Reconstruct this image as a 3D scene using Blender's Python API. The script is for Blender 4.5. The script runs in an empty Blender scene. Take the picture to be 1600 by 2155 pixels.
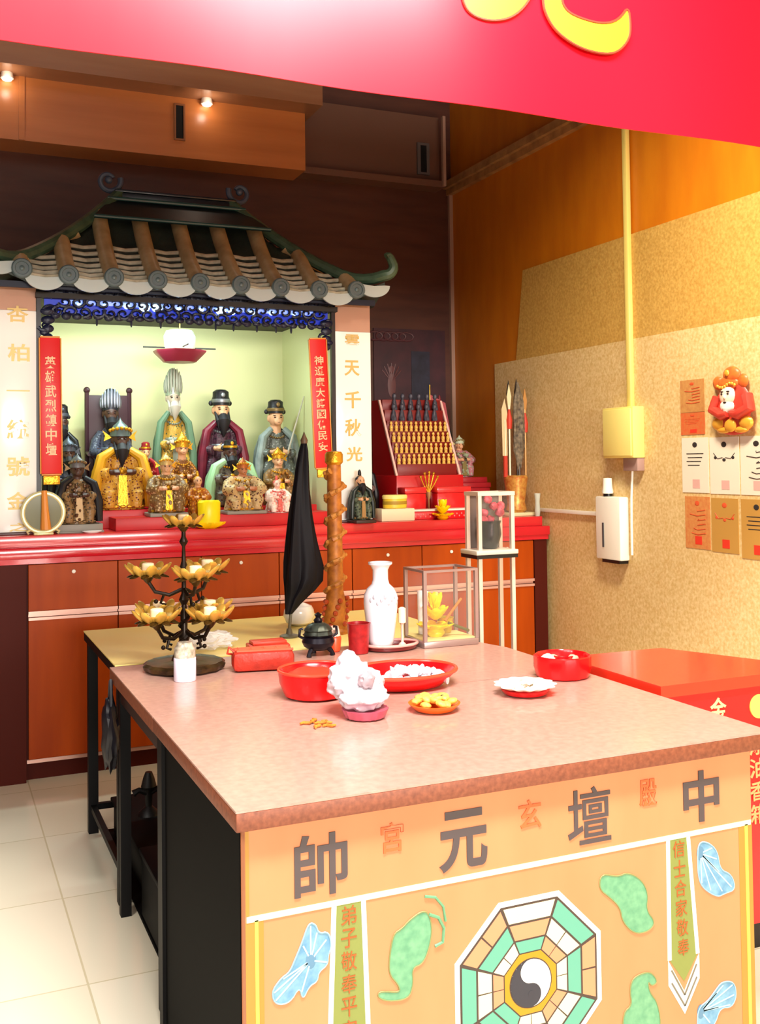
import bpy, bmesh, math, random
from mathutils import Vector, Matrix, Euler, noise
rnd = random.Random(7)
PI = math.pi
scene = bpy.context.scene
C = scene.collection

# ------------------------------------------------------------------ camera
cam_data = bpy.data.cameras.new('camera')
cam = bpy.data.objects.new('camera', cam_data)
C.objects.link(cam)
F_PX, YAW, PITCH, ROLL, CY = 2162.5, 0.4093292, 0.02941, -0.0125174, 906.5
fw = Vector((math.sin(YAW)*math.cos(PITCH), math.cos(YAW)*math.cos(PITCH), math.sin(PITCH)))
r0 = Vector((math.cos(YAW), -math.sin(YAW), 0)); u0 = r0.cross(fw)
rt = r0*math.cos(ROLL)+u0*math.sin(ROLL); up = -r0*math.sin(ROLL)+u0*math.cos(ROLL)
M = Matrix((rt, up, -fw)).transposed().to_4x4(); M.translation = Vector((0, 0, 1.4))
cam.matrix_world = M
cam_data.sensor_fit = 'VERTICAL'; cam_data.sensor_height = 36.0
cam_data.lens = 36.0*F_PX/2155.0
cam_data.shift_y = -(1077.5-CY)/2155.0
cam_data.clip_start = 0.05
scene.camera = cam

# ------------------------------------------------------------------ light
scene.view_settings.view_transform = 'Standard'
scene.view_settings.look = 'None'
scene.view_settings.gamma = 1.0
scene.view_settings.use_curve_mapping = False
scene.view_settings.exposure = 0.55
world = bpy.data.worlds.new('room_air'); scene.world = world; world.use_nodes = True
world.node_tree.nodes['Background'].inputs[0].default_value = (1.0, 0.86, 0.72, 1)
world.node_tree.nodes['Background'].inputs[1].default_value = 0.235

def area(name, loc, target, sx, sy, power, col):
    d = bpy.data.lights.new(name, 'AREA'); d.shape = 'RECTANGLE'; d.size = sx; d.size_y = sy
    d.energy = power; d.color = col
    o = bpy.data.objects.new(name, d); C.objects.link(o); o.location = loc
    o.rotation_euler = (Vector(target)-Vector(loc)).to_track_quat('-Z', 'Y').to_euler()
    return o
area('front_key_light', (1.0, -7.0, 2.05), (1.2, 5, 1.75), 4.2, 1.4, 620, (1.0, 0.94, 0.86))  # broad soft key behind the camera, its source unseen
area('front_overhead_light', (0.85, 1.15, 3.0), (0.95, 1.75, 0.7), 1.2, 0.3, 118, (1.0, 0.95, 0.92))
area('front_overhead_light', (-1.4, 1.2, 3.05), (-0.7, 2.6, 0.0), 1.2, 0.3, 55, (1.0, 0.95, 0.88))  # fill added to brighten the floor at left, no known lamp there
hall = area('hall_ceiling_lamp', (2.0, 2.7, 3.4), (3.0, 3.35, 1.35), 0.7, 0.3, 28, (1.0, 0.90, 0.70)); hall.data.spread = math.radians(105)
area('shrine_tube_lamp', (1.05, 5.12, 2.13), (1.05, 5.45, 1.3), 0.9, 0.05, 11, (0.80, 1.0, 0.95))

# ------------------------------------------------------------------ materials
def lin(h):
    h = h.lstrip('#'); v = [int(h[i:i+2], 16)/255 for i in (0, 2, 4)]
    return tuple(((c/12.92) if c <= .04045 else ((c+.055)/1.055)**2.4) for c in v)
MATS = {}
def mat(name, c, rough=.5, metal=0, c2=None, scale=20, kind='noise', amount=.5, bump=0, bscale=None, trans=0, ior=1.45, emit=None, estr=0, spec=.5, coat=0, alpha=1, sharp=False, stretch=(1, 1, 1)):
    if name in MATS: return MATS[name]
    m = bpy.data.materials.new(name); m.use_nodes = True
    nt = m.node_tree; b = nt.nodes['Principled BSDF']
    c = lin(c) if isinstance(c, str) else c
    b.inputs['Base Color'].default_value = (*c, 1); b.inputs['Roughness'].default_value = rough
    b.inputs['Metallic'].default_value = metal; b.inputs['Specular IOR Level'].default_value = spec
    b.inputs['IOR'].default_value = ior; b.inputs['Transmission Weight'].default_value = trans
    b.inputs['Coat Weight'].default_value = coat; b.inputs['Coat Roughness'].default_value = .08
    b.inputs['Alpha'].default_value = alpha
    if emit: b.inputs['Emission Color'].default_value = (*lin(emit), 1); b.inputs['Emission Strength'].default_value = estr
    if c2 is not None or bump:
        tc = nt.nodes.new('ShaderNodeTexCoord'); mp = nt.nodes.new('ShaderNodeMapping')
        mp.inputs['Scale'].default_value = stretch
        nt.links.new(tc.outputs['Object'], mp.inputs[0])
        def tex(s):
            if kind == 'voronoi':
                t = nt.nodes.new('ShaderNodeTexVoronoi'); t.inputs['Scale'].default_value = s; out = t.outputs['Distance']
            elif kind == 'wave':
                t = nt.nodes.new('ShaderNodeTexWave'); t.inputs['Scale'].default_value = s; t.inputs['Distortion'].default_value = 4; out = t.outputs['Fac']
            else:
                t = nt.nodes.new('ShaderNodeTexNoise'); t.inputs['Scale'].default_value = s; t.inputs['Detail'].default_value = 4; out = t.outputs['Fac']
            nt.links.new(mp.outputs[0], t.inputs['Vector']); return out
        if c2 is not None:
            c2 = lin(c2) if isinstance(c2, str) else c2
            r = nt.nodes.new('ShaderNodeValToRGB')
            lo, hi = (amount-.04, amount+.04) if sharp else (.3, .7)
            r.color_ramp.elements[0].position = lo; r.color_ramp.elements[1].position = hi
            r.color_ramp.elements[0].color = (*c, 1); r.color_ramp.elements[1].color = (*c2, 1)
            nt.links.new(tex(scale), r.inputs[0]); nt.links.new(r.outputs[0], b.inputs['Base Color'])
        if bump:
            bn = nt.nodes.new('ShaderNodeBump'); bn.inputs['Strength'].default_value = bump; bn.inputs['Distance'].default_value = .01
            nt.links.new(tex(bscale or scale), bn.inputs['Height']); nt.links.new(bn.outputs[0], b.inputs['Normal'])
    MATS[name] = m; return m

def floor_finish():
    m = bpy.data.materials.new('cream_floor_tile'); m.use_nodes = True; nt = m.node_tree; b = nt.nodes['Principled BSDF']
    tc = nt.nodes.new('ShaderNodeTexCoord'); mp = nt.nodes.new('ShaderNodeMapping'); mp.inputs['Location'].default_value = (.22, .1, 0)
    br = nt.nodes.new('ShaderNodeTexBrick'); br.offset = 0; br.inputs['Scale'].default_value = 1
    br.inputs['Brick Width'].default_value = .6; br.inputs['Row Height'].default_value = .6; br.inputs['Mortar Size'].default_value = .003
    br.inputs['Color1'].default_value = (*lin('#f1ead2'), 1); br.inputs['Color2'].default_value = (*lin('#ece3c8'), 1); br.inputs['Mortar'].default_value = (*lin('#d3c9a6'), 1)
    nt.links.new(tc.outputs['Object'], mp.inputs[0]); nt.links.new(mp.outputs[0], br.inputs['Vector']); nt.links.new(br.outputs['Color'], b.inputs['Base Color'])
    b.inputs['Roughness'].default_value = .16
    return m

GOLD = mat('gold_leaf', '#d9a02c', .35, .75, bump=.3, bscale=90)
BRASS = mat('aged_brass', '#b8923a', .3, .85, c2='#5d4416', scale=35)
BLACK = mat('black_enamel', '#0b0a0c', .35)
DARKWOOD = mat('dark_stained_wood', '#24140e', .45, c2='#33201a', scale=12, stretch=(1, 1, .1))
RED = mat('red_lacquer', '#d8121a', .3, coat=.3)
REDPL = mat('red_plastic', '#e60d12', .22)
WHITE = mat('white_ceramic', '#f2f0ee', .15, coat=.5)
WHITEPL = mat('white_plastic', '#efe8dc', .4)
YELLOW = mat('bright_yellow', '#ffd800', .4)
SKIN = mat('painted_flesh', '#d9a37c', .5)
DARKSKIN = mat('dark_face_paint', '#4a2d24', .45)
GLASS = mat('clear_glass', '#ffffff', .02, trans=1, ior=1.1, spec=.4)
def film_mat(name, c, alpha):
    m = bpy.data.materials.new(name); m.use_nodes = True; nt = m.node_tree; b = nt.nodes['Principled BSDF']
    b.inputs['Base Color'].default_value = (*lin(c), 1); b.inputs['Roughness'].default_value = .18; b.inputs['Alpha'].default_value = alpha
    b.inputs['Specular IOR Level'].default_value = .25
    return m
PANE = film_mat('thin_glass_pane', '#d8dfd8', .03)
FILM = film_mat('clear_plastic_film', '#fbfbff', .42)

# ------------------------------------------------------------------ mesh helpers
class MB:
    def __init__(s): s.bm = bmesh.new()
    def box(s, x0, x1, y0, y1, z0, z1, bev=0, rot=None):
        b2 = bmesh.new(); bmesh.ops.create_cube(b2, size=1)
        bmesh.ops.scale(b2, vec=(abs(x1-x0), abs(y1-y0), abs(z1-z0)), verts=b2.verts)
        if bev: bmesh.ops.bevel(b2, geom=list(b2.edges), offset=bev, segments=2, affect='EDGES', profile=.5)
        mt = Matrix.Translation(((x0+x1)/2, (y0+y1)/2, (z0+z1)/2))
        if rot is not None: mt = mt @ rot
        s.merge(b2, mt); return s
    def merge(s, b2, mt=None):
        if mt is not None: bmesh.ops.transform(b2, matrix=mt, verts=b2.verts)
        me = bpy.data.meshes.new('tmp'); b2.to_mesh(me); b2.free(); s.bm.from_mesh(me); bpy.data.meshes.remove(me); return s
    def add_mesh(s, me, mt):
        b2 = bmesh.new(); b2.from_mesh(me); return s.merge(b2, mt)
    def ell(s, c, r, seg=14, rot=None):
        if not hasattr(r, '__len__'): r = (r, r, r)
        b2 = bmesh.new(); bmesh.ops.create_uvsphere(b2, u_segments=seg, v_segments=max(6, seg*2//3), radius=1)
        mt = Matrix.Translation(c)
        if rot is not None: mt = mt @ rot
        return s.merge(b2, mt @ Matrix.Diagonal((*r, 1)))
    def lathe(s, prof, c=(0, 0, 0), n=28, sx=1, sy=1, flute=0, lobes=8, rot=None, close=False, a0=0, a1=2*PI):
        b2 = bmesh.new(); rings = []; full = abs(a1-a0) > 6.28
        cnt = n if full else n+1
        for r, z in prof:
            ring = []
            for k in range(cnt):
                a = a0+(a1-a0)*k/n
                rr = r*(1+flute*math.cos(lobes*a))
                ring.append(b2.verts.new((rr*math.cos(a)*sx, rr*math.sin(a)*sy, z)))
            rings.append(ring)
        for i in range(len(rings)-1):
            for k in range(n):
                k2 = (k+1) % cnt
                b2.faces.new((rings[i][k], rings[i][k2], rings[i+1][k2], rings[i+1][k]))
        if full:
            if prof[0][0] > 1e-5: b2.faces.new(list(reversed(rings[0])))
            if prof[-1][0] > 1e-5: b2.faces.new(rings[-1])
        bmesh.ops.remove_doubles(b2, verts=b2.verts, dist=1e-6)
        mt = Matrix.Translation(c)
        if rot is not None: mt = mt @ rot
        return s.merge(b2, mt)
    def tube(s, pts, r, n=10, closed=False):
        pts = [Vector(p) for p in pts]; N = len(pts)
        rs = r if hasattr(r, '__len__') else [r]*N
        b2 = bmesh.new(); rings = []
        t0 = (pts[1]-pts[0]).normalized()
        ref = Vector((0, 0, 1)) if abs(t0.z) < .9 else Vector((1, 0, 0))
        nrm = (ref-t0*ref.dot(t0)).normalized()
        for i in range(N):
            if closed: t = (pts[(i+1) % N]-pts[i-1]).normalized()
            else: t = (pts[min(i+1, N-1)]-pts[max(i-1, 0)]).normalized()
            nrm = (nrm-t*nrm.dot(t)).normalized(); bi = t.cross(nrm)
            rings.append([b2.verts.new(pts[i]+(nrm*math.cos(2*PI*k/n)+bi*math.sin(2*PI*k/n))*rs[i]) for k in range(n)])
        for i in range(N if closed else N-1):
            a, b = rings[i], rings[(i+1) % N]
            for k in range(n): b2.faces.new((a[k], a[(k+1) % n], b[(k+1) % n], b[k]))
        if not closed:
            b2.faces.new(list(reversed(rings[0]))); b2.faces.new(rings[-1])
        bmesh.ops.recalc_face_normals(b2, faces=b2.faces)
        return s.merge(b2)
    def prism(s, pts, vec):
        b2 = bmesh.new(); vec = Vector(vec)
        a = [b2.verts.new(p) for p in pts]; b = [b2.verts.new(Vector(p)+vec) for p in pts]
        n = len(a)
        b2.faces.new(a); b2.faces.new(list(reversed(b)))
        for i in range(n): b2.faces.new((a[i], b[i], b[(i+1) % n], a[(i+1) % n]))
        bmesh.ops.recalc_face_normals(b2, faces=b2.faces)
        return s.merge(b2)
    def crumple(s, c, r, sub=3, amp=.3, freq=3, seed=0, flat=0):
        b2 = bmesh.new(); bmesh.ops.create_icosphere(b2, subdivisions=sub, radius=1)
        for v in b2.verts:
            p = v.co.copy(); d = noise.noise(p*freq+Vector((seed*7.1, seed*3.3, 0)))+.5*noise.noise(p*freq*2.3+Vector((seed, 9, 2)))
            v.co = p*(1+amp*d)
            if flat and v.co.z < -flat: v.co.z = -flat
        return s.merge(b2, Matrix.Translation(c) @ Matrix.Diagonal((*r, 1)))

ROOTLOC = {}
def base_of(o):
    while o is not None:
        if o.name in ROOTLOC: return ROOTLOC[o.name]
        o = o.parent
    return Vector((0, 0, 0))
def obj(name, mb, m, parent=None, smooth=True, angle=35):
    me = bpy.data.meshes.new(name)
    if parent is not None:
        bmesh.ops.translate(mb.bm, vec=-base_of(parent), verts=mb.bm.verts)
    mb.bm.to_mesh(me); mb.bm.free()
    for mm in (m if isinstance(m, (list, tuple)) else [m]): me.materials.append(mm)
    if smooth:
        me.set_sharp_from_angle(angle=math.radians(angle))
        for p in me.polygons: p.use_smooth = True
    o = bpy.data.objects.new(name, me); C.objects.link(o)
    if parent is not None: o.parent = parent
    return o
def tag(o, label, cat, group=None, kind=None):
    o['label'] = label; o['category'] = cat
    if group: o['group'] = group
    if kind: o['kind'] = kind
    return o
def thing(name, label, cat, loc, group=None):
    o = bpy.data.objects.new(name, None); o.empty_display_size = .05; C.objects.link(o); o.location = loc
    ROOTLOC[o.name] = Vector(loc)
    return tag(o, label, cat, group)
def solo(name, mb, m, label, cat, group=None, smooth=True, angle=35):
    # a thing that is a single mesh: origin moved to its base centre
    vs = [v.co for v in mb.bm.verts]
    lo = Vector([min(v[i] for v in vs) for i in range(3)]); hi = Vector([max(v[i] for v in vs) for i in range(3)])
    base = Vector(((lo.x+hi.x)/2, (lo.y+hi.y)/2, lo.z))
    bmesh.ops.translate(mb.bm, vec=-base, verts=mb.bm.verts)
    o = obj(name, mb, m, None, smooth, angle); o.location = base
    ROOTLOC[o.name] = base
    return tag(o, label, cat, group)
def struct(name, mb, m, smooth=False):
    o = obj(name, mb, m, None, smooth); o['kind'] = 'structure'; return o
def dup(root, loc, rotz=0, label=None, scale=None):
    r = root.copy(); C.objects.link(r); r.location = loc; r.rotation_euler = (0, 0, rotz)
    if scale: r.scale = (scale,)*3
    if label: r['label'] = label
    for ch in list(root.children):
        c = ch.copy(); C.objects.link(c); c.parent = r
        for g in list(ch.children):
            d = g.copy(); C.objects.link(d); d.parent = c
    return r
def remesh(o, vox):
    md = o.modifiers.new('union', 'REMESH'); md.mode = 'VOXEL'; md.voxel_size = vox; md.use_smooth_shade = True
    dg = bpy.context.evaluated_depsgraph_get()
    me = bpy.data.meshes.new_from_object(o.evaluated_get(dg)); old = o.data
    o.modifiers.clear(); o.data = me
    if not me.materials:
        for mm in old.materials: me.materials.append(mm)
    for p in me.polygons: p.use_smooth = True

GLYPH = {}
def glyph(ch, bold=.0, depth=.02):
    k = (ch, bold, depth)
    if k in GLYPH: return GLYPH[k]
    c = bpy.data.curves.new('glyph', 'FONT'); c.body = ch; c.extrude = depth; c.offset = bold
    o = bpy.data.objects.new('glyph', c); C.objects.link(o)
    me = bpy.data.meshes.new_from_object(o.evaluated_get(bpy.context.evaluated_depsgraph_get()))
    bpy.data.objects.remove(o); bpy.data.curves.remove(c)
    GLYPH[k] = me; return me
def put_text(mb, ch, x0, x1, z0, z1, y, bold=.0, thick=.002, face='-y', lean=0, slope=0):
    """one character filling the box x0..x1, z0..z1 on a plane facing -y (or on the right wall facing -x)"""
    me = glyph(ch, bold)
    xs = [v.co.x for v in me.vertices]; ys = [v.co.y for v in me.vertices]
    if not xs: return
    sx = (x1-x0)/max(1e-4, max(xs)-min(xs)); sy = (z1-z0)/max(.25, max(ys)-min(ys))
    cxg, cyg = (max(xs)+min(xs))/2, (max(ys)+min(ys))/2
    m0 = Matrix.Translation((-cxg, -cyg, 0)); m1 = Matrix.Diagonal((sx, sy, thick/.04, 1))
    if face == '-y':
        R = Matrix.Rotation(PI/2, 4, 'X'); T = Matrix.Translation(((x0+x1)/2, y, (z0+z1)/2))
    else:  # '-x': the text runs towards -y
        R = Matrix.Rotation(-PI/2, 4, 'Z') @ Matrix.Rotation(PI/2, 4, 'X'); T = Matrix.Translation((y, (x0+x1)/2, (z0+z1)/2))
    mb.add_mesh(me, T @ Matrix.Rotation(lean, 4, 'Y') @ R @ m1 @ m0)

# ================================================================== SETTING
XW, YB, ZC = 3.11, 5.95, 3.9
struct('floor', MB().box(-3, 3.4, -3, 6.1, -.1, 0), floor_finish())
wood_back = mat('brown_wood_laminate', '#5a3426', .42, c2='#4b2a1f', scale=3, stretch=(1, 1, 6), bump=.03, bscale=60)
wood_orange = mat('orange_wood_veneer', '#cf7a10', .4, c2='#c06a0c', scale=9, stretch=(1, 1, .3), bump=.04, bscale=80)
struct('wall_back', MB().box(-3, 3.4, YB, YB+.15, 0, ZC), wood_back)
struct('wall_right', MB().box(XW, XW+.2, -.4, YB, 0, ZC), wood_orange)
struct('wall_left', MB().box(-3.2, -3, -.4, 6.1, 0, ZC), wood_back)
struct('ceiling', MB().box(-3, 3.4, 1.6, 6.1, ZC, ZC+.1), mat('brown_ceiling_board', '#4b3226', .4))
# fascia boxes on the back wall
fas = MB().box(-2.99, 2.02, 5.72, YB, 3.128, 3.47); fas.box(.41, .44, 5.712, 5.72, 3.13, 3.47)
struct('trim_1', fas, mat('fascia_veneer', '#c4793f', .3, c2='#b56c35', scale=4, stretch=(.3, 1, 4)))
struct('trim_2', MB().box(-2.99, 2.07, 5.55, YB, 3.47, ZC), mat('upper_fascia_veneer', '#9a6c4c', .22, c2='#8b5d40', scale=4, stretch=(.3, 1, 4)))
struct('trim_3', MB().box(2.02, 3.0, 5.82, YB, 3.145, 3.185).box(2.02, 3.0, 5.9, YB, 3.185, 3.62), mat('grey_brown_veneer', '#6d4c3c', .35))
struct('trim_4', MB().box(2.98, 3.0, 5.80, 5.825, 3.15, 3.6).box(3.085, XW, 5.925, YB, 1.04, 3.15), mat('pale_corner_bead', '#a78572', .4))
struct('trim_5', MB().box(3.05, XW, 1.8, YB, 3.17, 3.215).box(3.075, XW, 1.8, YB, 3.13, 3.17), mat('tan_cornice', '#b98a55', .4, c2='#8d6236', scale=14))
# speckled wall covering on the right wall, two sheets with a stepped far edge
def speckle(name, a, b):
    return mat(name, a, .42, c2=b, scale=75, bump=.12, bscale=90)
struct('trim_6', MB().box(3.102, XW, -.39, 5.40, 0, 1.975), speckle('tan_speckled_covering', '#e6cb96', '#cda868'))
struct('trim_7', MB().prism([(3.102, -.39, 1.975), (3.102, 5.15, 1.975), (3.102, 5.06, 2.485), (3.102, -.39, 2.485)], (.008, 0, 0)), speckle('mustard_speckled_covering', '#d0a658', '#b4883e'))

# slots in the fascia
v = thing('vent_slot', 'small black vertical slot in the orange fascia above the shrine roof', 'vent', (1.268, 5.72, 3.226))
obj('slot_opening', MB().box(1.248, 1.290, 5.713, 5.7195, 3.232, 3.42), mat('black_void', '#050506', .8), v, False)
obj('slot_frame', MB().box(1.238, 1.248, 5.708, 5.7195, 3.222, 3.43).box(1.29, 1.30, 5.708, 5.7195, 3.222, 3.43).box(1.248, 1.29, 5.708, 5.7195, 3.42, 3.43).box(1.248, 1.29, 5.708, 5.7195, 3.222, 3.232), mat('brown_slot_rim', '#8a5836', .4), v, False)
v = thing('vent_slot', 'grey framed black slot in the recessed panel near the room corner', 'vent', (2.88, 5.9, 3.237))
obj('slot_opening', MB().box(2.862, 2.905, 5.892, 5.8995, 3.25, 3.425), MATS['black_void'], v, False)
obj('slot_frame', MB().box(2.84, 2.862, 5.885, 5.8995, 3.235, 3.44).box(2.905, 2.925, 5.885, 5.8995, 3.235, 3.44).box(2.862, 2.905, 5.885, 5.8995, 3.425, 3.44).box(2.862, 2.905, 5.885, 5.8995, 3.235, 3.25), mat('grey_plastic', '#5f5a58', .5), v, False)
# small glowing fixtures added to stand in for reflected highlights on the fascia
for i, (x, lab) in enumerate(((1.42, 'added white glow for a highlight on the fascia right of the black slot'), (.35, 'added white glow for a highlight on the fascia at the left frame edge'))):
    s = thing('fascia_highlight', lab, 'lamp', (x, 5.69, 3.45), 'fascia highlight stand-ins')
    obj('housing', MB().lathe([(.012, .02), (.03, .018), (.034, -.012), (.03, -.014)], (x, 5.69, 3.452), 20), WHITEPL, s)
    obj('lens', MB().lathe([(0, .0), (.026, 0), (.024, -.006), (0, -.008)], (x, 5.69, 3.438), 20), mat('highlight_emitter', '#fff3dd', .3, emit='#ffe9c8', estr=4), s)
    d = bpy.data.lights.new('fascia_highlight_glow', 'POINT'); d.energy = .35; d.color = (1, .85, .7); d.shadow_soft_size = .02
    lo = bpy.data.objects.new('fascia_highlight_glow', d); C.objects.link(lo); lo.location = (x, 5.62, 3.40)

# ================================================================== ALTAR COUNTER
cab_wood = mat('orange_brown_cabinet_laminate', '#b24802', .4, c2='#983802', scale=5, stretch=(2, 1, .25), spec=.2)
cab_side = mat('maroon_cabinet_edge', '#4a160c', .5, spec=.12)
cab = thing('altar_cabinet', 'long orange brown altar cabinet with red top along the back wall', 'cabinet', (1.6, 5.35, 0))
obj('carcass', MB().box(-.9, 3.08, 4.842, 5.93, .085, .962).box(-.9, 3.06, 4.87, 5.9, 0, .085), cab_side, cab, False)
top = obj('countertop', MB().box(-.95, 3.09, 4.80, 5.93, .985, 1.035, .006).box(-.94, 3.085, 4.812, 5.93, .962, .985), mat('glossy_red_top', '#c81a28', .18, coat=.5), cab)
obj('raised_step', MB().box(-.93, 3.07, 4.845, 5.93, 1.035, 1.085, .003), mat('pinkish_red_step', '#cf2a2e', .25, coat=.4), cab)
obj('end_post', MB().box(-.9, .372, 4.822, 4.842, .0, .96), cab_side, cab, False)
obj('end_post', MB().box(3.0, 3.08, 4.822, 4.842, .0, .96), cab_side, cab, False)
obj('kick_rail', MB().box(.375, 2.998, 4.826, 4.842, .082, .098), mat('dull_aluminium', '#c2978a', .35, .6), cab, False)
divs = [.38, .772, 1.16, 1.545, 1.93, 2.32, 2.66, 2.995]
alu = mat('pink_aluminium_pull', '#e0b0a0', .3, .5)
for a, b in zip(divs[:-1], divs[1:]):
    d = obj('drawer', MB().box(a+.002, b-.002, 4.82, 4.842, .752, .958, .002), cab_wood, cab, False)
    obj('pull_rail', MB().box(a+.002, b-.002, 4.812, 4.83, .738, .752).box(a+.002, b-.002, 4.829, 4.842, .726, .738), alu, d, False)
    l = obj('lock', MB().lathe([(0, .006), (.008, .005), (.009, 0)], ((a+b)/2, 4.818, .92), 14, rot=Matrix.Rotation(PI/2, 4, 'X')), WHITEPL, d)
    e = obj('door', MB().box(a+.002, b-.002, 4.82, 4.842, .10, .712, .002), cab_wood, cab, False)
    obj('pull_rail', MB().box(a+.002, b-.002, 4.812, 4.83, .712, .724), alu, e, False)

# ================================================================== SHRINE
CX = 1.165
shrine = thing('shrine_house', 'wooden deity shrine with upswept green tiled roof and white columns on the cabinet', 'shrine', (CX, 5.35, 1.085))
ZE, ZR = 2.238, 2.76
YR, HX, HW, HD = 5.35, .29, .665, .55
def roofz(x, y):
    dx = max(0, (abs(x-CX)-HX)/HW); dy = abs(y-YR)/HD
    d = min(1.0, max(dx, dy)); g = .55*(1-d)+.45*(1-d)**2
    corner = max(0, dx-.72)*max(0, dy-.72)*1.0
    return ZE+(ZR-ZE)*g+corner
b2 = bmesh.new(); NX, NY = 56, 36; grid = []
for j in range(NY+1):
    row = []
    for i in range(NX+1):
        x = CX-(HX+HW)+2*(HX+HW)*i/NX; y = YR-HD+2*HD*j/NY
        row.append(b2.verts.new((x, y, roofz(x, y))))
    grid.append(row)
for j in range(NY):
    for i in range(NX): b2.faces.new((grid[j][i], grid[j][i+1], grid[j+1][i+1], grid[j+1][i]))
ext = bmesh.ops.extrude_face_region(b2, geom=list(b2.faces))
bmesh.ops.translate(b2, vec=(0, 0, -.03), verts=[e for e in ext['geom'] if isinstance(e, bmesh.types.BMVert)])
bmesh.ops.recalc_face_normals(b2, faces=b2.faces)
roof_m = mat('weathered_teal_tile', '#39443c', .5, c2='#232c2b', scale=10, bump=.5, bscale=30)
mb = MB(); mb.bm.free(); mb.bm = b2
obj('roof_surface', mb, roof_m, shrine)
# pan-tile courses seen between the rolls (cream) and the rolls themselves
roll_m = mat('straw_glazed_roll_tile', '#c2ab80', .42, c2='#a08a62', scale=14)
pan_m = mat('grey_cream_pan_tile', '#d2ccb4', .45, c2='#a29c84', scale=25)
teal = mat('teal_glazed_edge', '#2c5a58', .3, coat=.4)
white_gl = mat('white_drip_tile_glaze', '#b3c0c0', .3, coat=.3)
tips = [CX+.2*k-.01 for k in range(-4, 5)]
pans = MB()
for k in range(-4, 4):
    xm = CX+.2*(k+.5)-.01
    for q in range(7):
        y = YR-HD+.005+q*.045
        if (abs(xm-CX)-HX)/HW > abs(y-YR)/HD-.03: break
        z = roofz(xm, y)
        pans.tube([(xm-.085, y, z+.014), (xm, y, z+.003), (xm+.085, y, z+.014)], .011, 8)
obj('pan_tiles', pans, pan_m, shrine)
for x in tips:
    ymax = YR-max(.10, HD*max(0, (abs(x-CX)-HX)/HW))
    ys = [YR-HD-.01+(ymax-(YR-HD-.01))*q/12 for q in range(13)]
    rl = obj('tile_roll', MB().tube([(x, y, roofz(x, y)+.018) for y in ys], .040, 14), roll_m, shrine)
    ye, zf = YR-HD-.012, roofz(x, YR-HD)+.018
    obj('tile_cap', MB().lathe([(0, .006), (.028, .006), (.030, .012), (.040, .012), (.045, .006), (.045, -.012), (.03, -.014)], (x, ye-.006, zf), 22, rot=Matrix.Rotation(PI/2, 4, 'X')).ell((x, ye-.014, zf), (.012, .005, .012), 10), mat('blue_grey_cap_tile', '#526468', .35, coat=.3), rl)
# side-slope rolls
for s in (-1, 1):
    for k in range(-2, 3):
        y = YR+.2*k
        xin = HX+HW*abs(y-YR)/HD
        xs = [CX+s*(xin+(HX+HW-xin)*q/10) for q in range(11)]
        obj('tile_roll', MB().tube([(x, y, roofz(x, y)+.018) for x in xs], .033, 12), roll_m, shrine)
# drip tiles (half discs) along the eave
dr = MB()
for k in range(-5, 5):
    x = CX+.2*(k+.5)-.01
    if abs(x-CX) > HX+HW-.02: x = CX+math.copysign(HX+HW-.05, x-CX)
    z = roofz(x, YR-HD)+.012
    pts = [(x-.088, z+.012), (x-.06, z-.004), (x, z-.01), (x+.06, z-.004), (x+.088, z+.012)]
    arc = [(x+.088*math.cos(a), z-.005-.062*math.sin(a)) for a in [PI*t/14 for t in range(15)]]
    dr.prism([(p[0], YR-HD-.012, p[1]) for p in pts[:4]]+[(p[0], YR-HD-.012, p[1]) for p in arc], (0, .012, 0))
obj('drip_tiles', dr, white_gl, shrine)
# main ridge with scroll ends
navy = mat('navy_ridge_glaze', '#171f2c', .3, coat=.3)
obj('ridge_beam', MB().box(CX-.31, CX+.31, YR-.03, YR+.03, ZR-.02, ZR+.035, .008).box(CX-.32, CX+.32, YR-.037, YR+.037, ZR+.035, ZR+.05, .006).box(CX-.35, CX+.35, YR-.04, YR+.04, ZR-.055, ZR-.02, .006), navy, shrine)
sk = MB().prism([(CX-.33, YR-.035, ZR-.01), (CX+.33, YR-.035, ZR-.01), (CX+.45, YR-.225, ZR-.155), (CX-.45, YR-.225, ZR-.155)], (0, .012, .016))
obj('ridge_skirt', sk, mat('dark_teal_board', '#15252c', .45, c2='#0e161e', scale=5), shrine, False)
obj('ridge_trim', MB().tube([(CX-.45, YR-.222, ZR-.142), (CX+.45, YR-.222, ZR-.142)], .009, 8).tube([(CX-.36, YR-.06, ZR-.008), (CX+.36, YR-.06, ZR-.008)], .010, 8), mat('teal_trim_glaze', '#1f4a4c', .35, coat=.3), shrine)
scroll_m = mat('blue_grey_scroll', '#3f4c62', .35, coat=.2)
for s in (-1, 1):
    pts = []; rr = []
    for q in range(30):
        t = q/29; a = -PI*.6+t*PI*1.9; R = .062*(1-.55*t)
        pts.append((CX+s*(.345+R*math.sin(a)*-1*-1*(1)), YR, ZR+.095-R*math.cos(a)+.0)); rr.append(.016*(1-.35*t))
    obj('ridge_scroll', MB().tube(pts, rr, 10).ell((CX+s*.345, YR, ZR+.10), (.02, .02, .02)), scroll_m, shrine)
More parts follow.
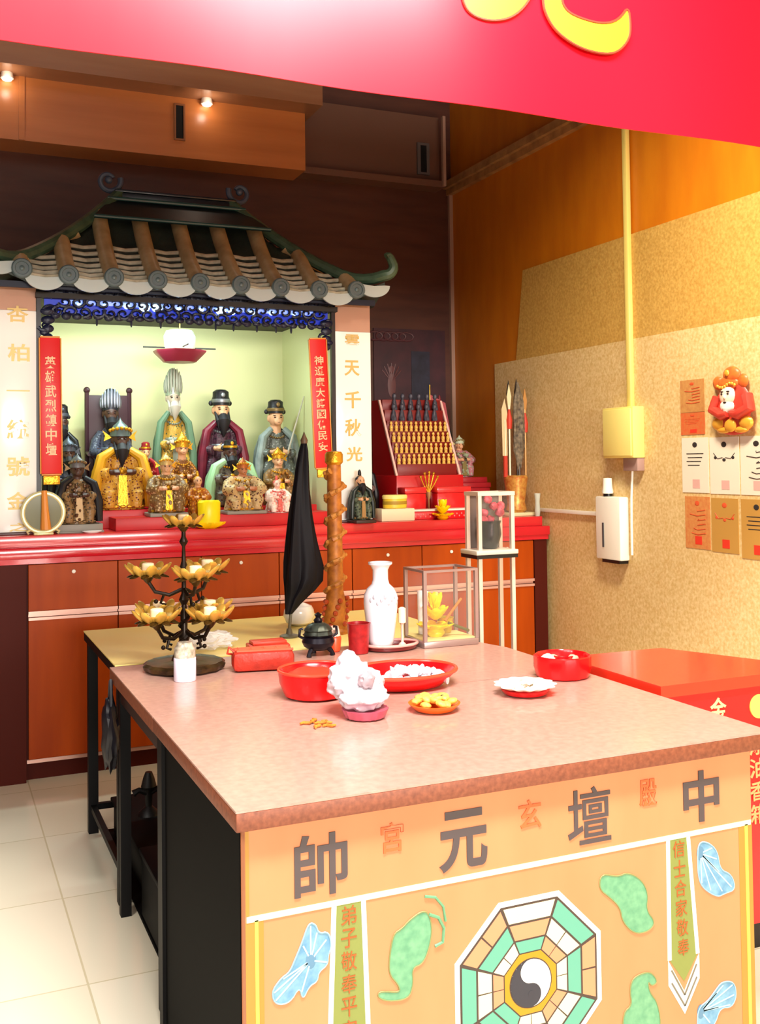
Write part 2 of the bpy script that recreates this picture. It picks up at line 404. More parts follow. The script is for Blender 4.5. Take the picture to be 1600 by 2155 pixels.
# hip ridges with upturned tips
for sx in (-1, 1):
    for sy in (-1, 1):
        pts = []; rr = []
        for q in range(16):
            t = q/15; x = CX+sx*(HX+HW*t); y = YR+sy*HD*t
            pts.append((x, y, roofz(x, y)+.035)); rr.append(.03)
        x, y, z = pts[-1]
        for q in range(1, 12):
            a = q/11*PI*1.15; R = .05
            pts.append((x+sx*(.045*math.sin(min(a, PI/2))+.0-.02*max(0, a-PI/2)), y+sy*.012*math.sin(min(a, PI/2)), z+R*(1-math.cos(a)))); rr.append(.03-.012*q/11)
        h = obj('hip_ridge', MB().tube(pts, rr, 10), mat('green_hip_glaze', '#4d6a55', .35, c2='#39503f', scale=18, coat=.2), shrine)
# eave board under the tiles
obj('eave_board', MB().box(CX-.92, CX+.92, YR-HD+.05, YR-HD+.07, 2.20, 2.228), mat('dark_blue_eave', '#141a30', .5), shrine, False)
# ceiling board that carries the lamp
obj('ceiling_board', MB().box(CX-.74, CX+.74, 4.92, 5.80, 2.17, 2.195), mat('dark_inner_board', '#2a2422', .6), shrine, False)
pale = mat('pale_green_yellow_board', '#d6d6a0', .5)
obj('back_panel', MB().box(CX-.72, CX+.72, 5.78, 5.80, 1.085, 2.17), pale, shrine, False)
for s in (-1, 1):
    obj('side_panel', MB().box(CX+s*.72, CX+s*.74, 4.97, 5.80, 1.085, 2.17), pale, shrine, False)
    obj('inner_post', MB().box(CX+s*.715, CX+s*.735, 4.945, 4.97, 1.085, 2.17), mat('dark_post', '#1c1013', .4), shrine, False)
# columns: white slabs with gold characters, tops coloured pinkish for the eave shade
col_white = mat('white_marble_slab', '#fbf8f2', .2, coat=.3)
col_shaded = mat('shaded_pink_beige', '#c09078', .5)
colchar = mat('ochre_painted_letters', '#cfae62', .4, .1)
LEFT = [('杏', .30, .395, 2.055, 2.13), ('柏', .305, .4, 1.875, 1.955), ('一', .30, .40, 1.735, 1.747), ('統', .30, .395, 1.52, 1.61), ('號', .30, .40, 1.35, 1.44), ('金', .30, .395, 1.20, 1.28), ('之', .31, .40, 1.10, 1.14)]
RIGHT = [('雲', 1.955, 2.035, 2.005, 2.06), ('天', 1.95, 2.035, 1.845, 1.925), ('千', 1.95, 2.04, 1.675, 1.765), ('秋', 1.95, 2.04, 1.53, 1.62), ('光', 1.955, 2.045, 1.40, 1.475)]
for x0, x1, zs, chars in ((.232, .43, 2.11, LEFT), (1.901, 2.10, 2.075, RIGHT)):
    c = obj('column', MB().box(x0, x1, 4.95, 5.05, 1.085, zs, .004), col_white, shrine)
    for ch, a, b, z0, z1 in chars:
        t = MB(); put_text(t, ch, a, b, z0, z1, 4.9485, .02, .003); obj('gold_character', t, colchar, c, False)
    obj('column_shaded_top', MB().box(x0+.002, x1-.002, 4.952, 5.048, zs, 2.215), col_shaded, shrine, False)
    obj('column_base', MB().box(x0-.008, x1+.008, 4.93, 5.06, 1.085, 1.098, .003), mat('dark_column_foot', '#4a1c1a', .4), c)
# carved valance: navy scroll fretwork, lit from behind by a blue-white strip
val_m = mat('navy_carved_fretwork', '#0d1230', .4, bump=.3, bscale=60)
val = MB(); r2 = random.Random(3)
def val_bot(x):
    u = (x-CX)/.72
    return 2.082-(.08 if abs(u) > .93 else 0)
for i in range(24):
    for j in range(3):
        x = CX-.70+1.40*(i+.5*(j % 2))/23.5; zb = val_bot(x); z = zb+.015+(2.215-zb)*(j+.35)/3
        R = .028+.008*r2.random(); a0 = r2.random()*6.28; sg = r2.choice((-1, 1))
        pts = [(x+R*(1-.07*q)*math.cos(a0+sg*q*.62), 4.944-.002*(q % 3), z+R*.8*(1-.07*q)*math.sin(a0+sg*q*.62)) for q in range(12)]
        val.tube(pts, [.009-.0004*q for q in range(12)], 6)
for i in range(30):
    x = CX-.70+1.4*i/29; zb = val_bot(x)
    val.ell((x, 4.944, zb+.01), (.022, .008, .012+.008*r2.random()), 8)
val.box(CX-.72, CX+.72, 4.938, 4.95, 2.19, 2.225)
for s in (-1, 1):
    for j in range(4): val.ell((CX+s*.685, 4.942, 1.99+.04*j), (.035-.004*(3-j), .01, .02), 8)
for x in (.70, .86, 1.0, 1.27, 1.36, 1.48, 1.58, 1.66): val.ell((x, 4.944, val_bot(x)-.012), (.006, .006, .02), 8)
obj('carved_valance', val, val_m, shrine)
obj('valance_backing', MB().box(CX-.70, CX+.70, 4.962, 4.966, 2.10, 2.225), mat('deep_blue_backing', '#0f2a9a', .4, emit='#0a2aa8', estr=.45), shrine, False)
led = obj('light_strip', MB().box(CX-.62, CX+.62, 4.957, 4.961, 2.15, 2.175), mat('blue_white_light_strip', '#cfe6ff', .4, emit='#2a60d8', estr=.7), shrine, False)
for x, r_ in ((.62, .008), (.74, .010), (.84, .014), (.925, .026), (.985, .026), (1.09, .010), (1.20, .012), (1.30, .026), (1.355, .02), (1.46, .014), (1.56, .012), (1.68, .008)):
    obj('light_bulb', MB().ell((x, 4.954, 2.15), (r_, .004, r_*.8), 12), mat('blue_white_bulb', '#eaf6ff', .4, emit='#b4dcff', estr=3.2), led)
# stepped red plinth for the figures
plinth_m = mat('red_cloth_plinth', '#cc1b20', .45, c2='#b8151a', scale=8)
solo('figure_plinth', MB().box(.78, 1.87, 4.93, 5.138, 1.0855, 1.145, .004), plinth_m, 'low red plinth under the front row of figures in the shrine', 'plinth')
solo('figure_plinth', MB().box(.47, 1.86, 5.14, 5.328, 1.0855, 1.175, .004), plinth_m, 'middle red step under the second row of figures in the shrine', 'plinth')
solo('figure_plinth', MB().box(.47, 1.86, 5.33, 5.77, 1.0855, 1.24, .004), plinth_m, 'highest red step under the back row of figures in the shrine', 'plinth')
# couplet strips hanging on the inner posts
red_p = mat('red_couplet_board', '#d8191c', .4); orange_e = mat('orange_gold_edge', '#d98a3c', .4)
def couplet(label, xt, xb, w, zt, zb, chars, y):
    c = thing('couplet_board', label, 'sign', ((xt+xb)/2, y, zb), None)
    lean = math.atan2(xb-xt, zt-zb)
    R = Matrix.Translation(((xt+xb)/2, y, (zt+zb)/2)) @ Matrix.Rotation(-lean, 4, 'Y'); h = zt-zb
    def pl_(x0, x1, z0, z1, dy0, dy1):
        m = MB().box(x0, x1, dy0, dy1, z0, z1, .002); bmesh.ops.transform(m.bm, matrix=R, verts=m.bm.verts); return m
    obj('red_board', pl_(-w/2, w/2, -h/2, h/2, -.004, .004), red_p, c)
    e = MB()
    for x0, x1, z0, z1 in ((-w/2-.006, -w/2, -h/2, h/2), (w/2, w/2+.006, -h/2, h/2), (-w/2, w/2, h/2, h/2+.008), (-w/2, w/2, -h/2-.008, -h/2)):
        e.merge(pl_(x0, x1, z0, z1, -.008, .004).bm)
    obj('gold_edge', e, orange_e, c)
    n = len(chars); st = (h-.16)/n
    for i, ch in enumerate(chars):
        t = MB(); zc = h/2-.08-st*(i+.5); put_text(t, ch, -w*.28, w*.28, zc-st*.42, zc+st*.42, -.006, .015, .003)
        bmesh.ops.transform(t.bm, matrix=R, verts=t.bm.verts)
        obj('painted_character', t, mat('pale_orange_letters', '#f6c79a', .5), c, False)
    k = MB().box(-w*.42, w*.42, -.010, .006, -h/2-.05, -h/2-.008, .004); bmesh.ops.transform(k.bm, matrix=R, verts=k.bm.verts)
    obj('gold_foot', k, GOLD, c)
couplet('red couplet board with orange edge on the left inner post of the shrine', .487, .492, .088, 1.985, 1.36, '英雄武烈鎮中壇', 4.928)
couplet('red couplet board with orange edge on the right inner post of the shrine', 1.795, 1.822, .088, 2.025, 1.37, '神通廣大護國佑民安', 4.928)
# small lantern-altar hanging inside
ln = thing('hanging_incense_lantern', 'small maroon dish lantern hanging high inside the shrine', 'lantern', (1.17, 5.30, 1.93))
obj('maroon_dish', MB().lathe([(0, 1.925), (.085, 1.925), (.10, 1.94), (.135, 1.975), (.14, 1.985), (.12, 1.985), (0, 1.975)], (1.17, 5.30, 0), 8, rot=Matrix.Rotation(.39, 4, 'Z')), mat('maroon_lacquer', '#8e2740', .35), ln)
obj('lantern_body', MB().lathe([(.07, 1.985), (.08, 2.0), (.085, 2.06), (.07, 2.09), (.0, 2.10)], (1.17, 5.30, 0), 8), mat('pale_green_glass_body', '#93a48c', .25), ln)
w_ = MB()
for a in (0, PI/2): w_.tube([(1.17-.19*math.cos(a), 5.30-.19*math.sin(a), 2.0), (1.17+.19*math.cos(a), 5.30+.19*math.sin(a), 2.0)], .004, 6)
obj('cross_bar', w_, BLACK, ln)
obj('hanger_rod', MB().tube([(1.17, 5.30, 2.10), (1.17, 5.30, 2.17)], .004, 6), BRASS, ln)

# ================================================================== DEITY FIGURES
def robe(name, a, b, scale=70, amount=.32):
    return mat(name, a, .4, c2=b, scale=scale, kind='voronoi', amount=amount, sharp=True, bump=.25, bscale=90)
def figure(label, x, y, z, h, w, robe_m, face_m=SKIN, trim_m=GOLD, hat='cap', hat_m=None, beard=None, cloak=None, armor=None, base_m=None, chair=None, cat='figurine', prop=None):
    t = thing('deity_figure', label, cat, (x, y, z))
    hb = .0
    if base_m:
        hb = .06*h
        obj('base', MB().box(x-w*.46, x+w*.46, y-.085, y+.075, z, z+hb, .004), base_m, t)
    zz = z+hb; H = h-hb; dp = min(w*.42, .078)
    X = lambda a: x+a*w
    Z = lambda a: zz+a*H
    # one continuous body: head, neck, trunk, arms, hands
    hr = min(.098*H, .2*w); hz = .755
    m = MB(); m.ell((x, y-.012, Z(hz)), (hr*.86, hr*.95, hr*1.12), 18).ell((x, y-.012-hr*.85, Z(hz)-hr*.45), (hr*.5, hr*.35, hr*.45), 12)
    m.ell((x, y-.012-hr*.98, Z(hz)-hr*.08), (hr*.14, hr*.2, hr*.24), 8)
    for s in (-1, 1): m.ell((x+s*hr*.88, y-.005, Z(hz)), (hr*.14, hr*.25, hr*.42), 8)
    m.tube([(x, y, Z(.40)), (x, y-.006, Z(.74))], [w*.2, hr*.55], 12)
    for s in (-1, 1):
        m.tube([(x, y, Z(.58)), (X(s*.26), y, Z(.56)), (X(s*.36), y-dp*.5, Z(.42)), (X(s*.17), y-dp*1.02, Z(.40))], [w*.09, w*.09, w*.075, w*.05], 10)
        m.ell((X(s*.14), y-dp*1.05, Z(.405)), (w*.055, w*.05, w*.06), 10)
        for q in range(4): m.tube([(X(s*(.165-.03*q)), y-dp*1.1, Z(.425)), (X(s*(.155-.03*q)), y-dp*1.1-w*.05, Z(.40)), (X(s*(.155-.03*q)), y-dp*1.1-w*.01, Z(.375))], w*.016, 6)
        m.tube([(X(s*.1), y-dp*1.05, Z(.43)), (X(s*.07), y-dp*1.1, Z(.455))], w*.018, 6)
    body = obj('body', m, face_m, t); remesh(body, max(.0022, w*.017))
    # robe: skirts over spread knees, chest, wide sleeves
    m = MB()
    m.lathe([(w*.43, 0), (w*.42, .04*H), (w*.37, .22*H), (w*.27, .40*H), (w*.25, .52*H), (w*.2, .60*H), (w*.07, .66*H)], (x, y, zz), 30, sy=dp/(w*.42), flute=.04, lobes=9)
    for s in (-1, 1):
        m.ell((X(s*.25), y-dp*.55, Z(.2)), (w*.19, dp*.55, .15*H), 14)
        m.tube([(X(s*.25), y-dp*.9, Z(.2)), (X(s*.24), y-dp*.95, Z(.02))], [w*.13, w*.1], 12)
        m.tube([(X(s*.2), y, Z(.585)), (X(s*.33), y-dp*.1, Z(.50)), (X(s*.40), y-dp*.5, Z(.39)), (X(s*.24), y-dp*.98, Z(.385))], [w*.10, w*.13, w*.14, w*.12], 12)
        m.prism([(X(s*.42), y-dp*.55, Z(.40)), (X(s*.22), y-dp*1.0, Z(.38)), (X(s*.24), y-dp*.98, Z(.16)), (X(s*.36), y-dp*.7, Z(.14))], (0, dp*.3, 0))
    rb = obj('robe', m, robe_m, t); remesh(rb, max(.003, w*.022))
    # gold belt, chest ornament, hem
    m = MB(); m.lathe([(w*.262, .395*H), (w*.285, .405*H), (w*.285, .435*H), (w*.262, .445*H)], (x, y, zz), 24, sy=dp/(w*.40))
    m.ell((x, y-dp*.66, Z(.42)), (w*.07, .012, w*.07), 12)
    obj('belt', m, trim_m, t)
    m = MB()
    for q in range(9):
        a = -1.1+2.2*q/8; m.ell((x+.21*w*math.sin(a), y-dp*.6*math.cos(a), Z(.60)-.05*H*math.cos(a)), w*.03, 8)
    m.prism([(X(-.07), y-dp*.98, Z(.37)), (X(.07), y-dp*.98, Z(.37)), (X(.09), y-dp*1.05, Z(.06)), (X(0), y-dp*1.07, Z(.02)), (X(-.09), y-dp*1.05, Z(.06))], (0, .008, 0))
    for q in range(7): m.ell((X(-.36+.12*q), y-dp*(1.03 if 0 < q < 6 else .7), Z(.035)), (w*.055, .008, .02*H), 8)
    obj('gold_trim', m, trim_m, t)
    if armor:
        m = MB(); ra = random.Random(int(x*1000))
        for q in range(44):
            a = ra.uniform(-1.25, 1.25); zq = ra.uniform(.05, .56); R = w*(.44-.30*zq)
            m.ell((x+R*math.sin(a), y-dp*(.55+.5*(1-zq))*math.cos(a), Z(zq)), (w*.045*ra.uniform(.6, 1.2), .012, w*.05*ra.uniform(.6, 1.3)), 7)
        obj('carved_relief', m, armor, t)
    # face: eyes and brows
    m = MB()
    for s in (-1, 1):
        m.ell((x+s*hr*.36, y-.012-hr*.86, Z(hz)+hr*.08), (hr*.15, hr*.1, hr*.08), 8)
        m.ell((x+s*hr*.38, y-.012-hr*.80, Z(hz)+hr*.30), (hr*.22, hr*.1, hr*.05), 8)
    m.ell((x, y-.012-hr*1.12, Z(hz)-hr*.5), (hr*.2, hr*.08, hr*.05), 8)
    obj('eyes_and_mouth', m, mat('dark_face_lines', '#1c0d0b', .5), t)
    if beard:
        m = MB().tube([(x, y-.012-hr*.75, Z(hz)-hr*.6), (x, y-.02-hr*1.05, Z(hz)-hr*1.2), (x, y-.016-hr*1.15, Z(hz)-hr*2.0), (x, y-.012-hr*1.05, Z(hz)-hr*3.0)], [hr*.5, hr*.62, hr*.45, hr*.08], 10)
        for s in (-1, 1): m.tube([(x+s*hr*.72, y-hr*.55, Z(hz)-hr*.2), (x+s*hr*.6, y-.02-hr*.8, Z(hz)-hr*1.2), (x+s*hr*.45, y-.012-hr*.9, Z(hz)-hr*2.2)], [hr*.14, hr*.24, hr*.05], 8)
        obj('beard', m, beard, t)
    hm = hat_m or trim_m; top = Z(hz)+hr*.55; room = Z(1.0)-top
    m = MB(); g = MB()
    if hat == 'cap':       # black official cap with side flaps
        m.lathe([(hr*1.0, 0), (hr*1.03, room*.25), (hr*.9, room*.4), (hr*.88, room*.62), (hr*.55, room*.72), (0, room*.74)], (x, y-.008, top), 20)
        for s in (-1, 1): m.ell((x+s*hr*1.05, y+.004, top+room*.1), (hr*.28, hr*.14, hr*.3), 10)
        g.lathe([(hr*1.03, room*.12), (hr*1.07, room*.2), (hr*1.03, room*.28)], (x, y-.008, top), 20).ell((x, y-.012-hr*.98, top+room*.45), (hr*.25, hr*.12, hr*.28), 8)
    elif hat == 'helmet':  # general's helmet: flares, pompoms, spike
        m.lathe([(hr*1.12, -room*.1), (hr*1.05, room*.2), (hr*.8, room*.5), (hr*.35, room*.7), (hr*.12, room*.85), (0, room)], (x, y-.008, top), 20)
        for q in range(7):
            a = -1.3+2.6*q/6; g.ell((x+hr*1.15*math.sin(a), y-.008-hr*1.0*math.cos(a), top+room*.2+hr*.3*math.cos(a)), hr*.22, 8)
        for s in (-1, 1):
            g.prism([(x+s*hr*.9, y, top-hr*.3), (x+s*hr*1.9, y+.004, top+hr*.5), (x+s*hr*1.6, y+.004, top-hr*.1), (x+s*hr*1.75, y+.004, top-hr*.7)], (0, .006, 0))
    elif hat == 'crown':   # tall emperor crown
        m.lathe([(hr*.98, -room*.05), (hr*1.05, room*.2), (hr*.9, room*.55), (hr*.75, room*.8), (hr*.45, room*.95), (0, room)], (x, y-.004, top), 20)
        for q in range(9):
            a = -1.4+2.8*q/8; hh = room*(.45+.5*math.cos(a))
            g.ell((x+hr*1.1*math.sin(a), y-.006-hr*1.0*math.cos(a), top+hh*.55), (hr*.2, hr*.12, hh*.5), 8)
    elif hat == 'board':   # flat mortar-board crown with bead strings
        m.lathe([(hr*.95, 0), (hr*.9, room*.6)], (x, y-.006, top), 18).box(x-hr*1.1, x+hr*1.1, y-hr*2.0, y+hr*1.3, top+room*.6, top+room*.8)
        for q in range(6):
            for p in range(3): g.ell((x-hr*.95+hr*1.9*q/5, y-hr*1.95, top+room*.6-hr*.28*(p+.5)), hr*.09, 6)
    else:                  # bun / veil
        m.ell((x, y+.004, top-hr*.15), (hr*1.02, hr*1.05, hr*.75), 16).ell((x, y+.004, top+room*.5), (hr*.4, hr*.4, room*.45), 12)
        g.lathe([(hr*.42, room*.2), (hr*.5, room*.26), (hr*.42, room*.32)], (x, y+.004, top), 14)
    ho = obj('hat' if hat != 'bun' else 'hair_bun', m, hm, t)
    obj('hat_ornament', g, trim_m, ho)
    if cloak:
        m = MB(); m.lathe([(w*.56, .02*H), (w*.55, .2*H), (w*.50, .42*H), (w*.38, .58*H), (w*.14, .655*H)], (x, y, zz), 26, sy=dp/(w*.46), flute=.05, lobes=11, a0=-.42, a1=PI+.42)
        m2 = MB(); m2.lathe([(w*.53, .02*H), (w*.52, .2*H), (w*.47, .42*H), (w*.35, .57*H), (w*.12, .645*H)], (x, y, zz), 26, sy=dp/(w*.46), flute=.05, lobes=11, a0=-.42, a1=PI+.42)
        m.merge(m2.bm)
        for s in (-1, 1): m.tube([(X(s*.15), y-dp*.45, Z(.645)), (X(s*.36), y-dp*.62, Z(.56)), (X(s*.47), y-dp*.72, Z(.32)), (X(s*.49), y-dp*.75, Z(.03))], [w*.07, w*.10, w*.11, w*.08], 10)
        obj('cloak', m, cloak, t)
    if chair:
        m = MB().box(x-w*.5, x+w*.5, y+.06, y+.072, z, z+h*.94, .004)
        for s in (-1, 1):
            m.tube([(X(s*.5), y+.066, z), (X(s*.5), y+.066, z+h*.98)], .012, 8).ell((X(s*.5), y+.066, z+h*.985), .018, 8)
            m.tube([(X(s*.5), y+.066, Z(.40)), (X(s*.52), y-.05, Z(.38))], .010, 8)
        obj('chair_back', m, chair, t)
    if prop == 'sword':
        m = MB().tube([(X(.17), y-dp*1.12, Z(.38)), (X(.62), y-dp*.9, Z(.98))], [.006, .003], 8)
        obj('raised_blade', m, mat('pale_blade', '#d8d4c8', .3, .4), t)
    if prop == 'scroll':
        obj('tablet', MB().box(X(-.05), X(.05), y-dp*1.2, y-dp*1.12, Z(.37), Z(.64), .003), trim_m, t)
    return t
blackhair = mat('black_beard_hair', '#17131a', .6); whitehair = mat('grey_white_hair', '#b8b2a6', .6)
maroon = mat('maroon_satin_cloak', '#7e1d33', .4, c2='#5c1228', scale=14)
blackcloth = mat('black_satin', '#131118', .4); silver = mat('silver_green_crown', '#a9b7a8', .3, .5)
greyblue = mat('grey_blue_cloth', '#8f9c98', .5, c2='#6d7a78', scale=20)
greencape = mat('pale_mint_cape', '#9fd2a0', .45); goldcape = mat('golden_yellow_cape', '#d9a321', .4)
basewood = mat('dark_carved_base', '#3a2119', .5); grey_base = mat('grey_stone_base', '#8d8a80', .5)
figure('tall robed figure with a silvery green crown at the centre back of the shrine', 1.165, 5.46, 1.24, .67, .20, robe('green_gold_brocade', '#45604a', '#c0983c'), mat('pale_stone_face', '#b9a894', .5), mat('grey_jade', '#8b9284', .4, .3), 'crown', silver, whitehair, mat('sage_green_cape', '#5c7c62', .5))
figure('figure in a wide maroon cloak and black cap, right of the crowned figure', 1.425, 5.46, 1.24, .59, .245, robe('black_maroon_brocade', '#241823', '#4a2a3a'), SKIN, mat('dull_silver', '#8b8f94', .35, .6), 'cap', blackcloth, blackhair, maroon)
figure('grey robed figure with a black cap raising a pale blade, far right at the back', 1.735, 5.46, 1.24, .535, .235, robe('grey_silver_brocade', '#8f938c', '#5d625c'), SKIN, mat('dull_bronze', '#7d6740', .4, .5), 'cap', blackcloth, None, greyblue, prop='sword')
figure('black bearded figure seated in a dark high-backed chair, in the back row of the shrine', .845, 5.50, 1.24, .56, .22, robe('black_blue_brocade', '#1b1c2a', '#43485c', 90), DARKSKIN, mat('tarnished_silver', '#777e8c', .35, .6), 'crown', mat('black_silver_crown', '#2a2c38', .35, .3), blackhair, None, chair=mat('dark_plum_chair', '#3d2029', .45))
figure('dark blue-black figure half hidden behind the left red couplet board', .60, 5.50, 1.24, .50, .17, robe('navy_black_brocade', '#141a2c', '#26304a'), DARKSKIN, mat('dark_pewter', '#4f5663', .4, .5), 'cap', blackcloth, blackhair, blackcloth)
figure('slate blue figure in the middle row beside the left shrine wall', .60, 5.235, 1.175, .37, .17, robe('slate_blue_brocade', '#3a4258', '#5d6a80'), DARKSKIN, MATS['dark_pewter'], 'helmet', MATS['dark_pewter'], blackhair, blackcloth)
figure('large figure with black beard and golden yellow cape in the middle row', .852, 5.235, 1.175, .46, .27, robe('maroon_gold_brocade', '#6b2a22', '#d09a38'), DARKSKIN, GOLD, 'helmet', mat('slate_helmet', '#5a6a6a', .35, .3), blackhair, goldcape)
figure('small red robed figure between the golden caped figure and the gold one', 1.003, 5.375, 1.24, .29, .12, robe('crimson_brocade', '#b01d2a', '#8c1420'), SKIN, GOLD, 'cap', mat('crimson_cap', '#8d1522', .4), None, mat('crimson_cape', '#a51a28', .45))
figure('gold carved figure with orange relief in the centre of the middle row', 1.162, 5.235, 1.175, .395, .16, robe('gold_orange_brocade', '#c98a2e', '#7c4a1c'), SKIN, GOLD, 'helmet', GOLD, None, None, armor=mat('ochre_relief', '#c48a3c', .4, .4, c2='#8a5a24', scale=40))
figure('black bearded figure in a pale mint green cape, middle row right', 1.415, 5.235, 1.175, .365, .25, robe('dark_plum_brocade', '#3a2a34', '#6a6a5c'), DARKSKIN, GOLD, 'cap', blackcloth, blackhair, greencape)
figure('ochre and gold figure behind the black flag in the middle row', 1.675, 5.235, 1.175, .31, .18, robe('ochre_gold_brocade', '#b88a4c', '#7a5a30'), SKIN, GOLD, 'helmet', GOLD, None, None, armor=MATS['ochre_relief'])
figure('cream and gold relief figure in the front row left of centre', 1.035, 5.02, 1.145, .31, .20, robe('cream_gold_brocade', '#c9ae7a', '#7c5c34'), SKIN, GOLD, 'helmet', mat('pale_gold', '#cdb070', .4, .4), None, None, armor=mat('cream_relief', '#d2bd92', .45, c2='#8b6a40', scale=40), base_m=grey_base)
figure('small orange-gold figure in the front row behind the yellow candle', 1.192, 5.02, 1.145, .22, .12, robe('orange_gold_brocade', '#d8922a', '#a8601c'), SKIN, GOLD, 'bun', GOLD, None, None, armor=mat('orange_relief', '#dd9c36', .4, .3))
figure('squat brown figure with gold helmet and cream lap in the front row right', 1.42, 5.02, 1.145, .285, .22, robe('brown_plum_brocade', '#5a3430', '#c7ab78'), mat('ruddy_face', '#b5734e', .5), GOLD, 'helmet', mat('red_gold_helmet', '#b0622c', .4, .4), None, None, armor=MATS['cream_relief'], base_m=grey_base)
figure('small pink and white figure beside the black flag in the front row', 1.60, 5.02, 1.145, .19, .14, robe('pink_white_brocade', '#f0a8a0', '#f6e6da'), mat('pink_face', '#f0bfae', .5), mat('rose_trim', '#d4584e', .45), 'bun', mat('rose_red', '#d8625a', .45), None, None, armor=mat('rose_relief', '#e88a80', .5))
figure('dark armoured figure on a grey stand beside the round cream disc', .615, 5.00, 1.126, .33, .19, robe('dark_bronze_brocade', '#3a3430', '#8a6a44'), DARKSKIN, mat('old_bronze', '#7d6240', .4, .5), 'helmet', mat('pewter_helmet', '#6a6a6c', .4, .4), None, blackcloth, armor=mat('bronze_relief', '#6a4a34', .4, .4))
s = solo('display_stand', MB().box(.52, .72, 4.915, 5.08, 1.0855, 1.125, .003).box(.515, .725, 4.91, 5.085, 1.0855, 1.094, .003), grey_base, 'low grey stand under the dark armoured figure at the left column', 'stand')
figure('small dark figure standing before the foot of the right white column', 2.005, 4.89, 1.0855, .275, .12, robe('black_green_brocade', '#1d2422', '#55604e'), SKIN, mat('bronze_trim', '#9a7648', .4, .5), 'bun', blackcloth, blackhair, mat('black_green_cape', '#18211e', .4), base_m=basewood)
figure('pale green and pink figure on a dark block right of the red tiered stand', 2.86, 5.42, 1.30, .25, .17, robe('pale_green_pink', '#8fa08a', '#b07078'), SKIN, mat('olive_trim', '#8a7a48', .4, .4), 'helmet', mat('pale_jade', '#b9c4a8', .4), None, None, armor=mat('jade_relief', '#9aa386', .45))
figure('dim dark figure with pale arms between the right column and the tiered stand', 2.175, 5.30, 1.0855, .42, .16, robe('dim_plum_brocade', '#3a2a34', '#6e5450'), DARKSKIN, MATS['tarnished_silver'], 'cap', blackcloth, blackhair, blackcloth)
figure('dim green and red figure standing at the back wall in the room corner', 2.93, 5.80, 1.30, .52, .13, robe('dim_green_brocade', '#2d4438', '#5a2a30'), DARKSKIN, MATS['dull_bronze'], 'bun', mat('dim_red', '#8a3038', .5), None, MATS['black_green_cape'])

# ================================================================== THINGS ON THE CABINET
# round cream disc on a scroll stand
d = thing('round_disc_ornament', 'round grey-green glass disc in a cream ring on a scroll stand beside the left column', 'ornament', (.452, 4.89, 1.0855))
ring = [(.452+.088*math.cos(a), 4.89, 1.185+.088*math.sin(a)) for a in [2*PI*q/40 for q in range(40)]]
obj('cream_ring', MB().tube(ring, .011, 10, closed=True), mat('cream_gilt', '#e3d9a0', .3, .2), d)
obj('glass_disc', MB().lathe([(0, -.004), (.08, -.004), (.08, .004), (0, .004)], (.452, 4.89, 1.185), 36, rot=Matrix.Rotation(PI/2, 4, 'X')), mat('grey_green_glass', '#77775a', .12, coat=.4), d)
obj('orange_tassel', MB().tube([(.455, 4.875, 1.285), (.458, 4.87, 1.2), (.462, 4.873, 1.11)], [.012, .016, .024], 10), mat('orange_silk', '#dd8a36', .5), d)
st = MB().box(.41, .495, 4.868, 4.912, 1.0855, 1.096, .003)
for s_ in (-1, 1): st.tube([(.452+s_*.02, 4.89, 1.096), (.452+s_*.05, 4.89, 1.11), (.452+s_*.07, 4.89, 1.10), (.452+s_*.062, 4.89, 1.09)], .006, 8)
obj('scroll_stand', st, MATS['cream_gilt'], d)
# small white plate by the grey stand
solo('plate', MB().lathe([(.0, 0), (.03, 0), (.045, .008), (.044, .010), (.03, .003), (0, .003)], (.665, 4.875, 1.0855), 24, sy=.6), WHITE, 'small white plate at the front edge before the grey stand', 'plate')
# dark poster on the back wall
p = thing('wall_poster', 'dim maroon deity poster with a dark right margin on the back wall', 'poster', (2.79, 5.945, 1.60))
obj('sheet', MB().box(2.54, 3.045, 5.938, 5.9495, 1.60, 2.24), mat('maroon_poster_paper', '#4a2229', .5, c2='#331a22', scale=9), p, False)
q = MB().box(2.80, 2.93, 5.935, 5.9379, 1.62, 2.10); obj('dark_margin', q, mat('blue_black_print', '#191927', .5, c2='#2a2a3c', scale=20), p, False)
q = MB()
for i in range(9):
    xx = 2.55+.027*i; a = [(xx+.05*math.cos(t), 5.936, 2.19+.028*math.sin(t)) for t in [6.28*k/12 for k in range(12)]]
    if i % 2 == 0: q.tube(a, .006, 5, closed=True)
obj('printed_scroll_band', q, mat('dull_plum_print', '#5c363a', .5), p); q = MB()
q.ell((2.66, 5.936, 1.88), (.03, .004, .08), 10).ell((2.66, 5.936, 1.98), (.02, .004, .025), 10)
for i in range(7):
    a = -1.2+2.4*i/6; q.tube([(2.66, 5.936, 1.9), (2.66+.07*math.sin(a), 5.936, 1.95+.07*math.cos(a))], .004, 5)
obj('printed_figure', q, mat('dull_rose_print', '#6c4444', .5), p)
